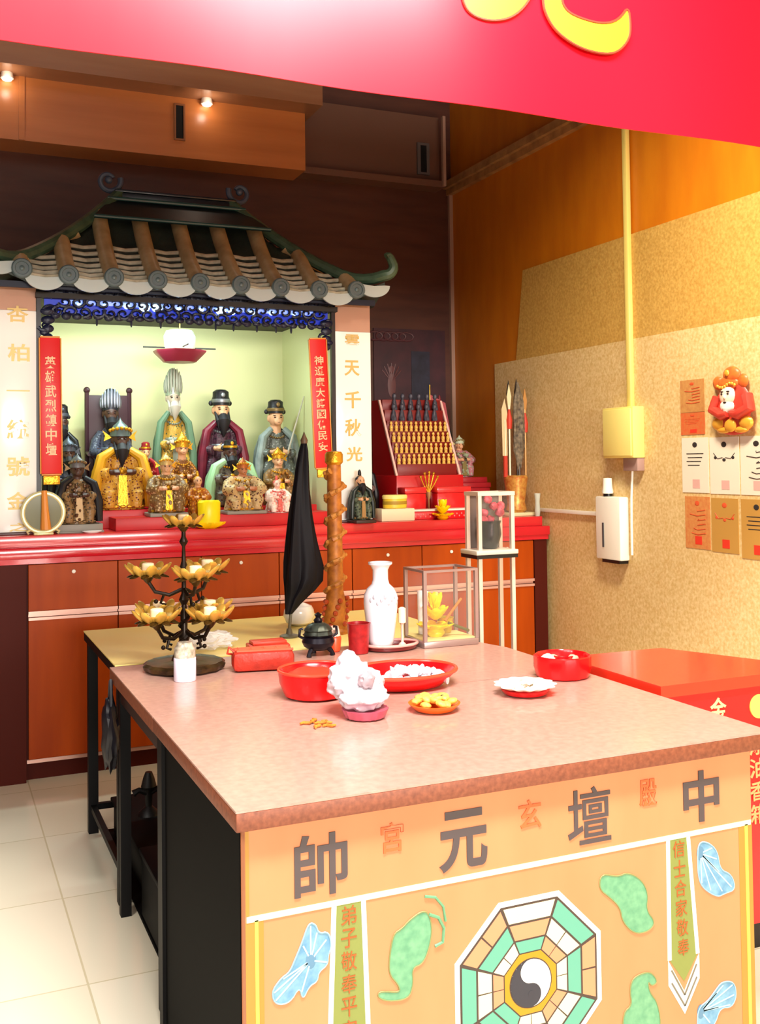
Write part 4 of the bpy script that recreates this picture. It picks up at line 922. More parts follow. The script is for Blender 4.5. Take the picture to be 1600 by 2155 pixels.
for g_ in (B1, B2, B3): motif('blue_bat', g_, bluep, mat('whitish_blue_paint', '#86acbe', .5))
vein = mat('near_white_blue', '#9fc3d0', .5)
for anc, ends in (((.655, .455), ((.655, .52), (.668, .505), (.687, .488), (.688, .445), (.585, .395), (.582, .41), (.60, .432), (.636, .40), (.64, .485))),
                  ((1.588, .505), ((1.622, .512), (1.634, .485), (1.64, .455), (1.675, .415), (1.648, .41), (1.615, .418), (1.59, .438))),
                  ((1.58, .155), ((1.60, .172), (1.625, .187), (1.645, .20), (1.672, .195), (1.676, .172), (1.664, .152), (1.63, .155), (1.605, .125)))):
    for e_ in ends: paint('bat_wing_line', line(MB(), anc, e_, .0032, t=.0013), vein)
    paint('bat_body', MB().ell((anc[0], PY-.0009, anc[1]), (.011, .0006, .016), 10), mat('slate_blue_paint', '#567f9c', .5))

mt = thing('brown_table', 'brown topped middle table behind the front offering table, laden with censer and vase', 'table', (1.146, 2.98, 0))
pts = [(.506, 2.637), (1.787, 2.637), (1.787, 3.06), (1.765, 3.14), (1.75, 3.20), (1.74, 3.33), (.506, 3.33)]
obj('tabletop', MB().prism([(a, b, .757) for a, b in pts], (0, 0, .004)), terr, mt, False)
obj('tabletop_edge', MB().prism([(a, b, .722) for a, b in pts], (0, 0, .035)), edge, mt, False)
for x, y in ((.545, 3.29), (1.70, 3.22), (.545, 2.68), (1.745, 2.68)): obj('leg', MB().box(x-.016, x+.016, y-.016, y+.016, 0, .722), blackleg, mt, False)
obj('apron', MB().box(.53, .545, 2.70, 3.27, .66, .722).box(.56, 1.68, 3.28, 3.295, .66, .722), mat('dark_brown_apron', '#2a1712', .5), mt, False)
yt = thing('yellow_table', 'black legged back table under a glossy yellow cover in front of the altar cabinet', 'table', (1.155, 3.73, 0))
obj('tabletop', MB().box(.528, 1.78, 3.355, 4.105, .725, .757), blackleg, yt, False)
obj('yellow_cover', MB().box(.526, 1.782, 3.353, 4.107, .757, .761), mat('glossy_yellow_vinyl', '#fff09c', .3, c2='#ffe88a', scale=5), yt, False)
for x in (.555, 1.75):
    for y in (3.385, 4.075): obj('leg', MB().box(x-.018, x+.018, y-.018, y+.018, 0, .725), blackleg, yt, False)
obj('stretcher', MB().box(.573, 1.732, 4.065, 4.085, .085, .107), blackleg, yt, False)
for x in (.555, 1.75): obj('stretcher', MB().box(x-.01, x+.01, 3.403, 4.057, .085, .107), blackleg, yt, False)

# under the tables
solo('floor_finish', MB().box(.582, 1.725, 2.66, 4.05, .0005, .012, .002), mat('shade_black', '#090909', .7, spec=.1), 'black sheet standing in for shade on the floor under the brown and yellow tables', 'mat')  # black sheet added to stand in for the shade under the tables
cr = thing('storage_crate', 'black storage crate on the floor under the yellow covered table', 'crate', (1.1, 3.7, 0))
obj('crate_body', MB().box(.62, 1.6, 3.42, 4.0, .0125, .13, .006), mat('black_plastic', '#0a0a0b', .6, spec=.1), cr)
obj('crate_rim', MB().box(.61, 1.61, 3.41, 4.01, .13, .145, .004), mat('black_plastic_rim', '#0c0c0d', .6, spec=.1), cr)
po = thing('dark_ornament', 'small dark branching ornament standing on the black crate under the tables', 'ornament', (.705, 3.75, .1455))
obj('stem', MB().lathe([(.04, 0), (.035, .01), (.012, .03), (.014, .08), (.028, .10), (.02, .13), (.012, .15)], (.705, 3.75, .1455), 14), mat('black_cast_iron', '#0c0b0b', .5), po)
for a in (-1, 1): obj('branch', MB().tube([(.705, 3.75, .22), (.705+a*.035, 3.75, .235), (.705+a*.055, 3.75, .225)], [.012, .01, .014], 8), MATS['black_cast_iron'], po)
cr = thing('storage_crate', 'dark storage crate on the floor under the brown middle table', 'crate', (1.1, 2.97, 0))
obj('crate_body', MB().box(.585, 1.6, 2.72, 3.24, .0125, .20, .006), MATS['black_plastic'], cr)
obj('crate_rim', MB().box(.578, 1.607, 2.713, 3.247, .20, .217, .004), MATS['black_plastic_rim'], cr)
bg = MB().crumple((.528, 3.24, .585), (.035, .07, .13), 3, .25, 3, 11)
sb = thing('black_bag', 'black cloth bag hanging below the corner of the brown middle table', 'bag', (.50, 3.24, .45))
obj('bag_body', MB().crumple((.495, 3.255, .57), (.026, .05, .11), 3, .25, 3, 11), blackcloth, sb)
obj('strap', MB().tube([(.495, 3.23, .66), (.497, 3.25, .735), (.495, 3.27, .66)], .006, 6), blackcloth, sb)
bg.bm.free()

# red donation box
rb = thing('donation_box', 'red donation cabinet with a flat lid and gold characters right of the front table', 'cabinet', (2.09, 2.53, 0))
lid = [(1.82, 2.29), (2.37, 2.29), (2.37, 2.36), (2.19, 2.75), (1.82, 2.765)]
bod = [(1.832, 2.302), (2.36, 2.302), (2.36, 2.37), (2.183, 2.738), (1.832, 2.752)]
obj('box_body', MB().prism([(a, b, .07) for a, b in bod], (0, 0, .672)), RED, rb, False)
obj('lid', MB().prism([(a, b, .742) for a, b in lid], (0, 0, .033)), mat('orange_red_lid', '#e2341f', .25, coat=.4), rb, False)
obj('dark_plinth', MB().prism([(a*.98+.04, b*.98+.05, 0) for a, b in bod], (0, 0, .07)), BLACK, rb, False)
t_ = MB(); put_text(t_, '金', 1.998, 2.055, .655, .722, 2.3008, .015, .003)
obj('gold_character', t_, mat('cream_gold_paint', '#f2c78a', .45), rb, False)
obj('coin_emblem', MB().lathe([(0, .004), (.034, .004), (.034, 0), (0, 0)], (2.175, 2.302, .682), 28, rot=Matrix.Rotation(PI/2, 4, 'X')), mat('yellow_coin_paint', '#f5d35c', .45), rb)
for i, ch in enumerate('添油香箱'):
    t_ = MB(); put_text(t_, ch, 2.135, 2.195, .545-.065*i, .60-.065*i, 2.3008, .012, .003)
    obj('orange_character', t_, mat('orange_pink_paint', '#ff9a62', .5), rb, False)

# ================================================================== BANNER
bn = thing('red_banner', 'large red vinyl banner with a yellow brushed character hanging across the room above the table', 'banner', (1.0, 2.0, 2.19))
ban = mat('red_vinyl', '#e20c1e', .33, spec=.3)
m = MB(); nx = 60; b2 = bmesh.new(); rows = []
for j in range(9):
    z = 2.19+.98*j/8; rows.append([b2.verts.new((-1.3+4.38*i/nx, 2.0+.006*math.sin(i*.7+.3*j)*(1-j/9), z)) for i in range(nx+1)])
for j in range(8):
    for i in range(nx): b2.faces.new((rows[j][i], rows[j][i+1], rows[j+1][i+1], rows[j+1][i]))
e_ = bmesh.ops.extrude_face_region(b2, geom=list(b2.faces)); bmesh.ops.translate(b2, vec=(0, .003, 0), verts=[v_ for v_ in e_['geom'] if isinstance(v_, bmesh.types.BMVert)])
bmesh.ops.recalc_face_normals(b2, faces=b2.faces); m.bm.free(); m.bm = b2
obj('vinyl_sheet', m, ban, bn)
hook = [(1.287, 2.46), (1.293, 2.428), (1.318, 2.393), (1.363, 2.369), (1.409, 2.358), (1.463, 2.357), (1.498, 2.369), (1.529, 2.403), (1.534, 2.438), (1.528, 2.483), (1.506, 2.453), (1.478, 2.435), (1.438, 2.428), (1.384, 2.433), (1.351, 2.443), (1.336, 2.468), (1.335, 2.62), (1.285, 2.62)]
blob = [(1.075, 2.44), (1.085, 2.404), (1.111, 2.389), (1.154, 2.387), (1.203, 2.402), (1.245, 2.44), (1.275, 2.50), (1.28, 2.62), (1.225, 2.62), (1.215, 2.52), (1.17, 2.47), (1.12, 2.455)]
bar = [(1.02, 2.62), (1.56, 2.62), (1.57, 2.67), (1.33, 2.675), (1.335, 2.80), (1.27, 2.80), (1.27, 2.672), (1.02, 2.66)]
for p_ in (hook, blob, bar):
    sp = smooth_poly(p_, 2)
    obj('yellow_brush_stroke', MB().prism([(a, 1.992, b) for a, b in sp], (0, .0015, 0)), mat('yellow_banner_print', '#ffe21a', .4), bn, False)
    o_ = MB(); o_.tube([(a, 1.9925, b) for a, b in sp], .0035, 6, closed=True)
    obj('dark_stroke_outline', o_, mat('brown_banner_outline', '#7a2a10', .5), bn)
obj('hanging_rod', MB().tube([(-1.35, 2.004, 3.18), (3.10, 2.004, 3.18)], .012, 10), mat('steel_rod', '#8a8a8a', .4, .6), bn)

# ================================================================== ON THE TABLES
T1 = T+.0006
# yellow candle on the cabinet edge above the candelabra
yc = thing('lotus_candle', 'bright yellow lotus candle standing on the cabinet edge above the brass candelabra', 'candle', (1.215, 4.885, 1.0855))
obj('lotus_cup', MB().lathe([(.03, 0), (.05, .008), (.07, .02), (.075, .03), (.06, .028), (0, .025)], (1.215, 4.885, 1.0855), 24, sy=.55, flute=.12, lobes=8), YELLOW, yc)
obj('wax_body', MB().lathe([(.05, .025), (.054, .05), (.056, .125), (.048, .135), (0, .13)], (1.215, 4.885, 1.0855), 20, sy=.8), mat('yellow_wax', '#ffee10', .35), yc)
# brass lotus candelabra
cx_, cy_ = .712, 3.19
cd = thing('lotus_candelabra', 'brass tiered lotus candelabra on the left of the brown table', 'candelabra', (cx_, cy_, T1))
obj('base_dish', MB().lathe([(.105, 0), (.122, .006), (.126, .018), (.116, .026), (.10, .022), (.04, .03), (.03, .055), (0, .056)], (cx_, cy_, T1), 84, flute=.02, lobes=14), mat('dark_bronze_base', '#5b4426', .35, .6, c2='#2e2114', scale=30), cd)
m = MB().lathe([(.02, .05), (.012, .08), (.018, .10), (.010, .12), (.012, .17), (.008, .2), (.016, .215), (.008, .235), (.006, .30), (.013, .315), (.007, .335), (.005, .38), (.014, .395), (.007, .41), (.006, .435), (.02, .445)], (cx_, cy_, T1), 16)
m2_ = [(cx_+.014*math.cos(q*.9), cy_+.014*math.sin(q*.9), T1+.06+.0075*q) for q in range(18)]; m.tube(m2_, .006, 6)
obj('stem', m, mat('black_bronze_stem', '#241a12', .35, .6), cd)
def cup(cx, cy, cz, r, par):
    m = MB()
    m.lathe([(r*.25, 0), (r*.6, r*.12), (r*.80, r*.32), (r*.84, r*.42), (r*.74, r*.42), (r*.5, r*.30), (0, r*.26)], (cx, cy, cz), 24, flute=.10, lobes=8)
    for k in range(8):
        a = 2*PI*k/8; m.ell((cx+r*.88*math.cos(a), cy+r*.88*math.sin(a), cz+r*.40), (r*.09, r*.27, r*.40), 10, Matrix.Rotation(a, 4, 'Z') @ Matrix.Rotation(.75, 4, 'Y'))
    c_ = obj('lotus_cup', m, mat('yellow_brass', '#dcae4c', .32, .55), par)
    m = MB()
    for k in range(8):
        a = 2*PI*(k+.5)/8; m.ell((cx+r*.7*math.cos(a), cy+r*.7*math.sin(a), cz+r*.10), (r*.36, r*.2, r*.07), 8, Matrix.Rotation(a, 4, 'Z') @ Matrix.Rotation(.25, 4, 'Y'))
    m.lathe([(r*.06, -r*.30), (r*.16, -r*.2), (r*.3, 0)], (cx, cy, cz), 12)
    obj('sepals', m, mat('dark_brass', '#4a3716', .35, .7), c_)
    obj('tea_light', MB().lathe([(r*.30, r*.30), (r*.30, r*.66), (r*.24, r*.70), (0, r*.66)], (cx, cy, cz), 16), mat('cream_wax', '#ffe9c0', .4), c_)
cup(cx_, cy_, T1+.44, .058, cd)
def arms(zc, R, n, a0, zr):
    m = MB()
    for k in range(n):
        a = a0+2*PI*k/n; ux, uy = math.cos(a), math.sin(a)
        m.tube([(cx_, cy_, T1+zc-.035), (cx_+ux*R*.4, cy_+uy*R*.4, T1+zc-.055), (cx_+ux*R*.8, cy_+uy*R*.8, T1+zc-.045), (cx_+ux*R, cy_+uy*R, T1+zc-.012)], .006, 8)
        m.tube([(cx_+ux*R*.55, cy_+uy*R*.55, T1+zc-.052), (cx_+ux*R*.65, cy_+uy*R*.65, T1+zc-.08), (cx_+ux*R*.5, cy_+uy*R*.5, T1+zc-.085)], .0045, 6)
        m.ell((cx_+ux*R*.78, cy_+uy*R*.78, T1+zc-.075), .007, 8)
    obj('curved_arms', m, MATS['black_bronze_stem'], cd)
    for k in range(n):
        a = a0+2*PI*k/n; cup(cx_+math.cos(a)*R, cy_+math.sin(a)*R, T1+zc, zr, cd)
arms(.285, .112, 3, -PI/2+.1, .064)
arms(.155, .112, 4, .55, .066)
# wrapped can in front of it
t = thing('wrapped_can', 'small glass jar with a white paper wrap standing before the candelabra base', 'jar', (.677, 3.027, T1))
obj('paper_wrap', MB().lathe([(.0315, 0), (.0325, .002), (.0325, .066), (.0315, .068), (0, .068)], (.677, 3.027, T1), 26), mat('lavender_white_paper', '#d9d3e2', .5), t)
obj('glass_top', MB().lathe([(.031, .068), (.031, .095), (.024, .105), (.022, .112), (0, .113)], (.677, 3.027, T1), 26), mat('printed_glass_top', '#cfc4ae', .2, c2='#7a7060', scale=60, coat=.4), t)
# red lattice case and a flat red packet behind it
t = thing('red_case', 'red ribbed case with a lattice top on the brown table right of the candelabra', 'case', (.93, 3.075, T1))
rz_ = Matrix.Rotation(-.20, 4, 'Z')
m = MB().box(.835, 1.025, 3.035, 3.115, T1, T1+.062, .018, rot=rz_); obj('case_body', m, mat('brick_red_leatherette', '#c23222', .4, c2='#a82a1c', scale=45, bump=.3), t)
m = MB()
for q in range(5): m.tube([(.85+.038*q+.0, 3.048-.2*(.85+.038*q-.93), T1+.063), (.862+.038*q, 3.102-.2*(.85+.038*q-.93), T1+.063)], .004, 6)
for q in range(3): m.tube([(.845, 3.05+.024*q+.017, T1+.063), (1.015, 3.05+.024*q-.017, T1+.063)], .004, 6)
obj('lattice', m, mat('orange_red_ribs', '#e05a3c', .4), t)
obj('pull_loop', MB().tube([(.842, 3.08, T1+.06), (.825, 3.085, T1+.075), (.822, 3.09, T1+.055), (.84, 3.10, T1+.05)], .004, 6), MATS['red_grip'], t)
solo('red_packet', MB().box(.98, 1.12, 3.37, 3.45, T1, T1+.018, .004, rot=Matrix.Rotation(-.1, 4, 'Z')).box(.99, 1.11, 3.38, 3.44, T1+.018, T1+.030, .004, rot=Matrix.Rotation(-.05, 4, 'Z')), mat('tomato_red_packet', '#e24a34', .4), 'flat stack of tomato red packets on the yellow cover behind the red case', 'packet')
solo('plastic_film', MB().crumple((.87, 3.50, T1+.028), (.085, .06, .03), 4, .35, 3.2, 4, flat=.9), FILM, 'crumpled clear plastic film on the yellow cover behind the candelabra', 'film')
# black bronze censer
t = thing('incense_censer', 'small black lidded tripod censer on the brown table beside the red case', 'censer', (1.165, 3.22, T1))
c0 = (1.165, 3.22, T1)
obj('censer_bowl', MB().lathe([(.0, .018), (.03, .018), (.048, .03), (.055, .045), (.05, .06), (.046, .062), (.052, .068), (.046, .068), (0, .06)], c0, 26), mat('purple_black_bronze', '#1c1720', .3, .5), t)
for k in range(3):
    a = PI/2+2*PI*k/3; obj('leg', MB().tube([(c0[0]+.032*math.cos(a), c0[1]+.032*math.sin(a), T1+.026), (c0[0]+.045*math.cos(a), c0[1]+.045*math.sin(a), T1+.012), (c0[0]+.048*math.cos(a), c0[1]+.048*math.sin(a), T1)], [.010, .007, .009], 10), MATS['purple_black_bronze'], t)
l_ = obj('censer_lid', MB().lathe([(.048, .069), (.044, .08), (.048, .084), (.036, .098), (.02, .106), (0, .108)], c0, 26, flute=.05, lobes=10), mat('green_grey_bronze', '#4c5248', .3, .4, c2='#1e211e', scale=40), t)
obj('lid_figure', MB().lathe([(.012, .106), (.016, .115), (.008, .124), (.013, .133), (0, .142)], c0, 14), MATS['purple_black_bronze'], l_)
for s_ in (-1, 1): obj('handle', MB().tube([(c0[0]+s_*.05, c0[1], T1+.058), (c0[0]+s_*.066, c0[1], T1+.066), (c0[0]+s_*.064, c0[1], T1+.088), (c0[0]+s_*.054, c0[1], T1+.09)], .005, 8), MATS['purple_black_bronze'], t)
# black flag on its pole
t = thing('black_flag', 'furled black flag on a thin grey pole standing on the yellow covered table', 'flag', (1.19, 3.60, T1))
obj('pole_foot', MB().lathe([(.035, 0), (.035, .006), (.012, .012), (.009, .03), (0, .03)], (1.19, 3.60, T1), 20), mat('grey_metal', '#6e6a5c', .4, .5), t)
obj('pole', MB().tube([(1.19, 3.60, T1+.02), (1.254, 3.60, 1.43)], .006, 10), MATS['grey_metal'], t)
prof = [(1.468, 1.255, .010, .012), (1.44, 1.253, .016, .016), (1.38, 1.247, .023, .022), (1.30, 1.242, .030, .028), (1.20, 1.240, .042, .034), (1.10, 1.243, .056, .038), (1.02, 1.247, .068, .040), (.965, 1.243, .066, .038), (.93, 1.228, .050, .034), (.89, 1.205, .028, .024), (.845, 1.188, .012, .012)]
b2 = bmesh.new(); rg = []
for qi, (z, x, rx, ry) in enumerate(prof):
    ring_ = []
    for k in range(40):
        a = 2*PI*k/40; f = 1+.16*math.sin(5*a+qi*.25)+.08*math.sin(9*a-qi*.4)
        ring_.append(b2.verts.new((x+rx*f*math.cos(a), 3.60+ry*f*math.sin(a), z+(.012*math.sin(3*a) if 3 < qi < 10 else 0))))
    rg.append(ring_)
for i in range(len(rg)-1):
    for k in range(40): b2.faces.new((rg[i][k], rg[i+1][k], rg[i+1][(k+1) % 40], rg[i][(k+1) % 40]))
b2.faces.new(rg[0]); b2.faces.new(list(reversed(rg[-1]))); bmesh.ops.recalc_face_normals(b2, faces=b2.faces)
m = MB(); m.bm.free(); m.bm = b2
fl = obj('flag_cloth', m, mat('black_flag_satin', '#08070c', .6, c2='#0e0b14', scale=8, spec=.25), t)
obj('flag_tip', MB().lathe([(.012, 0), (.014, .012), (.006, .03), (0, .045)], (1.255, 3.60, 1.468), 12), mat('brown_tip', '#5c4632', .5), t)
# carved golden staff
t = thing('carved_staff', 'tall orange gold carved dragon staff right of the black flag', 'staff', (1.372, 3.60, T1))
m = MB().lathe([(.05, 0), (.05, .01), (.042, .02), (.046, .06), (.036, .13), (.03, .16), (.028, .40), (.026, .62), (.024, .64)], (1.372, 3.60, T1), 22)
obj('staff_shaft', m, mat('orange_gold_lacquer', '#c47a2c', .5, .1, c2='#96551c', scale=40), t)
m = MB(); pts = [(1.372+.032*math.cos(q*.62), 3.60+.032*math.sin(q*.62), T1+.12+.0085*q) for q in range(58)]
m.tube(pts, [.010+.003*math.sin(q*1.9) for q in range(58)], 8)
for q in range(0, 58, 2): m.ell((pts[q][0]*1.0+.008*math.cos(q*.62), pts[q][1]+.008*math.sin(q*.62), pts[q][2]), .008, 6)
obj('coiled_dragon', m, mat('ochre_gold_relief', '#c98b3c', .5, .15, c2='#9a5620', scale=60), t)
m = MB()
for q in range(26):
    a = q*1.3; m.ell((1.372+.044*math.cos(a), 3.60+.044*math.sin(a), T1+.02+.0045*q), .010, 6)
obj('carved_base', m, mat('rust_red_relief', '#a8401c', .4, .2), t)
obj('gold_cap', MB().lathe([(.024, .625), (.034, .635), (.034, .665), (.028, .675), (0, .678)], (1.372, 3.60, T1), 20), GOLD, t)
# white lidded bowl behind the censer
t = thing('lidded_bowl', 'round white porcelain bowl with lid on the yellow cover behind the censer', 'bowl', (1.31, 3.84, T1))
obj('bowl_body', MB().lathe([(.03, 0), (.05, .012), (.062, .04), (.058, .06), (0, .06)], (1.31, 3.84, T1), 26), WHITE, t)
obj('bowl_lid', MB().lathe([(.058, .06), (.05, .075), (.02, .088), (.008, .09), (.012, .10), (0, .106)], (1.31, 3.84, T1), 26), WHITE, t)
# red cup and small orange-red candle glass
solo('red_cup', MB().lathe([(.030, 0), (.032, .002), (.038, .095), (.041, .10), (.036, .10), (.030, .006), (0, .006)], (1.297, 3.19, T1), 28), mat('speckled_dark_red', '#ad1d20', .35, c2='#8c1418', scale=70), 'speckled dark red cup left of the white porcelain vase', 'cup')
t = thing('candle_glass', 'small orange-red votive candle glass between the censer and the dark red cup', 'candle', (1.235, 3.255, T1))
obj('red_wax', MB().lathe([(.016, 0), (.02, .004), (.024, .045), (.020, .055), (0, .05)], (1.235, 3.255, T1), 18), mat('orange_red_wax', '#f0502c', .3), t)
obj('glass_neck', MB().lathe([(.021, .052), (.018, .07), (.014, .085), (.0, .086)], (1.235, 3.255, T1), 18), mat('pale_rose_glass', '#f2c9b4', .2), t)
# porcelain vase on a maroon oval tray, with a candle beside it
t = thing('oval_tray', 'small oval maroon tray with a pink rim under the white vase', 'tray', (1.422, 3.205, T1))
obj('tray_body', MB().lathe([(.075, 0), (.088, .004), (.094, .018), (.09, .02), (.08, .008), (0, .008)], (1.422, 3.205, T1), 36, sy=.72), mat('maroon_tray', '#6a1a1c', .3, coat=.3), t)
obj('pink_rim', MB().tube([(1.422+.093*math.cos(a), 3.205+.067*math.sin(a), T1+.02) for a in [2*PI*q/40 for q in range(40)]], .005, 8, closed=True), mat('pink_rim_glaze', '#e89a92', .25), t)
zt_ = T1+.0085
t = thing('porcelain_vase', 'white porcelain vase with a flared mouth standing on the maroon tray', 'vase', (1.385, 3.205, zt_))
obj('vase_body', MB().lathe([(.034, 0), (.038, .004), (.044, .03), (.052, .09), (.058, .15), (.057, .178), (.046, .2), (.03, .215), (.0265, .23), (.0265, .262), (.033, .275), (.041, .281), (.041, .288), (.036, .288), (.023, .27), (.022, .23), (0, .2)], (1.385, 3.205, zt_), 40), mat('lavender_white_porcelain', '#e9e4ea', .1, coat=.6), t)
m = MB()
for k in range(10):
    a = -2.6+.22*k; m.ell((1.385+.0545*math.cos(a), 3.205+.0545*math.sin(a), zt_+.165+.012*math.sin(k*2.1)), (.006, .006, .009), 8)
obj('grey_sprig', m, mat('pale_grey_glaze', '#b4b2bc', .2), t)
obj('grey_foot_band', MB().lathe([(.0365, .001), (.0395, .005), (.0375, .014)], (1.385, 3.205, zt_), 40), mat('brown_grey_foot', '#4a3a34', .4), t)
t = thing('candlestick', 'slim pale stem candlestick with a cream candle right of the white vase', 'candle', (1.466, 3.21, zt_))
obj('stem', MB().lathe([(.014, 0), (.012, .006), (.005, .012), (.005, .07), (.010, .078)], (1.466, 3.21, zt_), 14), mat('pale_pink_stem', '#e6c4b4', .3), t)
obj('cream_candle', MB().lathe([(.013, .078), (.013, .125), (.006, .13), (0, .13)], (1.466, 3.21, zt_), 16), MATS['cream_wax'], t)
# glass case with a yellow lotus lamp inside
gx0, gx1, gy0, gy1, gh = 1.523, 1.733, 3.155, 3.320, .255
t = thing('glass_case', 'glass case with a pinkish metal frame at the back corner of the brown table', 'case', ((gx0+gx1)/2, (gy0+gy1)/2, T1))
fr = mat('pinkish_grey_metal', '#a08a84', .3, .5)
obj('base_tray', MB().box(gx0, gx1, gy0, gy1, T1, T1+.022, .002), fr, t)
obj('inner_floor', MB().box(gx0+.008, gx1-.008, gy0+.008, gy1-.008, T1+.022, T1+.026), mat('pale_ochre_cloth', '#d6c27a', .6), t, False)
for x in (gx0+.006, gx1-.006):
    for y in (gy0+.006, gy1-.006): obj('corner_post', MB().box(x-.006, x+.006, y-.006, y+.006, T1+.022, T1+gh), fr, t, False)
m = MB()
for y in (gy0+.005, gy1-.005): m.box(gx0, gx1, y-.005, y+.005, T1+gh, T1+gh+.008)
for x in (gx0+.005, gx1-.005): m.box(x-.005, x+.005, gy0+.01, gy1-.01, T1+gh, T1+gh+.008)
obj('top_frame', m, fr, t, False)
for nm, b_ in (('front_pane', (gx0+.012, gx1-.012, gy0+.005, gy0+.007)), ('back_pane', (gx0+.012, gx1-.012, gy1-.007, gy1-.005))): obj(nm, MB().box(*b_, T1+.026, T1+gh), PANE, t, False)
for nm, b_ in (('side_pane', (gx0+.005, gx0+.007, gy0+.012, gy1-.012)), ('side_pane', (gx1-.007, gx1-.005, gy0+.012, gy1-.012))): obj(nm, MB().box(*b_, T1+.026, T1+gh), PANE, t, False)
zi = T1+.0265
lotus('lotus_lamp', 'yellow lotus lamp inside the glass case', (1.60, 3.225, zi), .068, .13, mat('lamp_yellow', '#ffd21a', .35, c2='#e8b400', scale=30), 'lamp')
solo('gold_cup', MB().lathe([(.02, .0), (.024, .01), (.03, .05), (.032, .055), (.026, .055), (0, .04)], (1.665, 3.28, zi), 22), mat('olive_gold', '#c0a02c', .35, .4), 'olive gold cup at the back of the glass case', 'cup')
solo('white_cup', MB().lathe([(.016, 0), (.018, .004), (.020, .15), (.016, .15), (0, .14)], (1.585, 3.292, zi), 20), WHITE, 'tall white cylinder standing behind the yellow lotus in the glass case', 'cup')
for i, (a, b) in enumerate((((1.625, 3.20, zi+.055), (1.70, 3.22, zi+.125)), ((1.63, 3.185, zi+.05), (1.715, 3.195, zi+.016)))):
    solo('incense_stick', MB().tube([a, b], .005, 8), mat('brown_incense', '#a8641c' if not i else '#6b5a20', .6) if not i else mat('olive_incense', '#59501c', .6), ('brown incense stick slanting up in the glass case', 'dark olive incense stick lying low in the glass case')[i], 'incense')
# white framed lantern stand behind the table
t = thing('lantern_stand', 'tall white tube stand with a small glass lantern box, behind the brown table', 'stand', (2.12, 3.72, 0))
wt = mat('pinkish_white_tube', '#ecd8cc', .3, .2)
LX0, LX1, LY0, LY1, LT = 2.042, 2.196, 3.70, 3.80, 1.252
for x in (LX0, LX1):
    for y in (LY0, LY1): obj('leg', MB().box(x-.008, x+.008, y-.008, y+.008, 0, LT), wt, t, False)
m = MB().box(LX0-.01, LX1+.01, LY0-.01, LY0+.01, LT, LT+.016).box(LX0-.01, LX1+.01, LY1-.01, LY1+.01, LT, LT+.016)
for x in (LX0, LX1): m.box(x-.01, x+.01, LY0+.01, LY1-.01, LT, LT+.016)
obj('top_frame', m, wt, t, False)
obj('shelf', MB().box(LX0-.03, LX1+.012, LY0-.03, LY1+.012, 1.012, 1.03, .003), mat('white_black_edge_shelf', '#e6ddd2', .3), t)
obj('shelf_edge', MB().box(LX0-.028, LX1+.01, LY0-.028, LY1+.01, .997, 1.012), BLACK, t, False)
obj('glass_pane', MB().box(LX0+.009, LX1-.009, LY0-.004, LY0-.002, 1.031, LT), PANE, t, False)
obj('back_board', MB().box(LX0+.009, LX1-.009, LY1-.003, LY1, 1.031, LT), mat('grey_brown_board', '#6e5f58', .4), t, False)
m = MB()
for q in range(7): m.crumple((2.09+.05*(q % 3)*.8+.012*(q//3), 3.755+.012*(q % 2), 1.15+.028*(q//2)), (.02, .02, .018), 2, .25, 3, q)
k_ = thing('small_bouquet', 'red blossoms in a dark pot inside the white framed lantern box', 'flowers', (2.12, 3.755, 1.031))
obj('blossoms', m, mat('crimson_blossom', '#b8283c', .5, c2='#e07080', scale=40), k_)
obj('dark_pot', MB().lathe([(.028, 0), (.036, .01), (.05, .06), (.045, .10), (.05, .115), (.0, .11)], (2.12, 3.755, 1.031), 20), mat('blue_black_pot', '#14161c', .3, coat=.4), k_)

# offerings on the front table
def wrapped(loc, r, seed): return MB().crumple(loc, (r, r*.8, r*.65), 2, .35, 2.5, seed)
t = thing('red_bowl', 'round bright red plastic bowl with a rolled rim left of the crumpled white bag', 'bowl', (.955, 2.665, T1))
obj('bowl_body', MB().lathe([(.07, 0), (.085, .006), (.099, .04), (.102, .07), (.098, .074), (.09, .066), (.078, .012), (0, .012)], (.955, 2.665, T1), 40), REDPL, t)
obj('rim', MB().tube([(.955+.1005*math.cos(a), 2.665+.1005*math.sin(a), T1+.073) for a in [2*PI*q/44 for q in range(44)]], .0045, 8, closed=True), mat('orange_red_rim', '#f0442c', .25), t)
obj('red_cloth_fill', MB().crumple((.955, 2.665, T1+.052), (.086, .086, .022), 3, .2, 3, 2), mat('orange_red_cloth', '#ea3a22', .5), t)
ox, oy = 1.222, 2.675
t = thing('oval_dish', 'large oval red dish of white wrapped sweets in the middle of the front table', 'dish', (ox, oy, T1))
obj('dish_body', MB().lathe([(.10, 0), (.118, .004), (.152, .034), (.160, .044), (.153, .044), (.115, .010), (0, .010)], (ox, oy, T1), 48, sy=.8), REDPL, t)
obj('rim', MB().tube([(ox+.158*math.cos(a), oy+.127*math.sin(a), T1+.044) for a in [2*PI*q/48 for q in range(48)]], .0055, 8, closed=True), MATS['orange_red_rim'], t)
sweet_m = mat('white_sweet_wrapper', '#f4ecec', .3, c2='#dcd4e2', scale=60)
proto = None; sp_ = []
for q in range(22):
    a = q*2.4; r = .017*math.sqrt(q)*1.15; lay = 0 if q > 8 else 1
    sp_.append((ox+.02+r*math.cos(a)*1.05, oy-.01+r*math.sin(a)*.85, T1+.0115+(.018 if q < 7 else 0)))
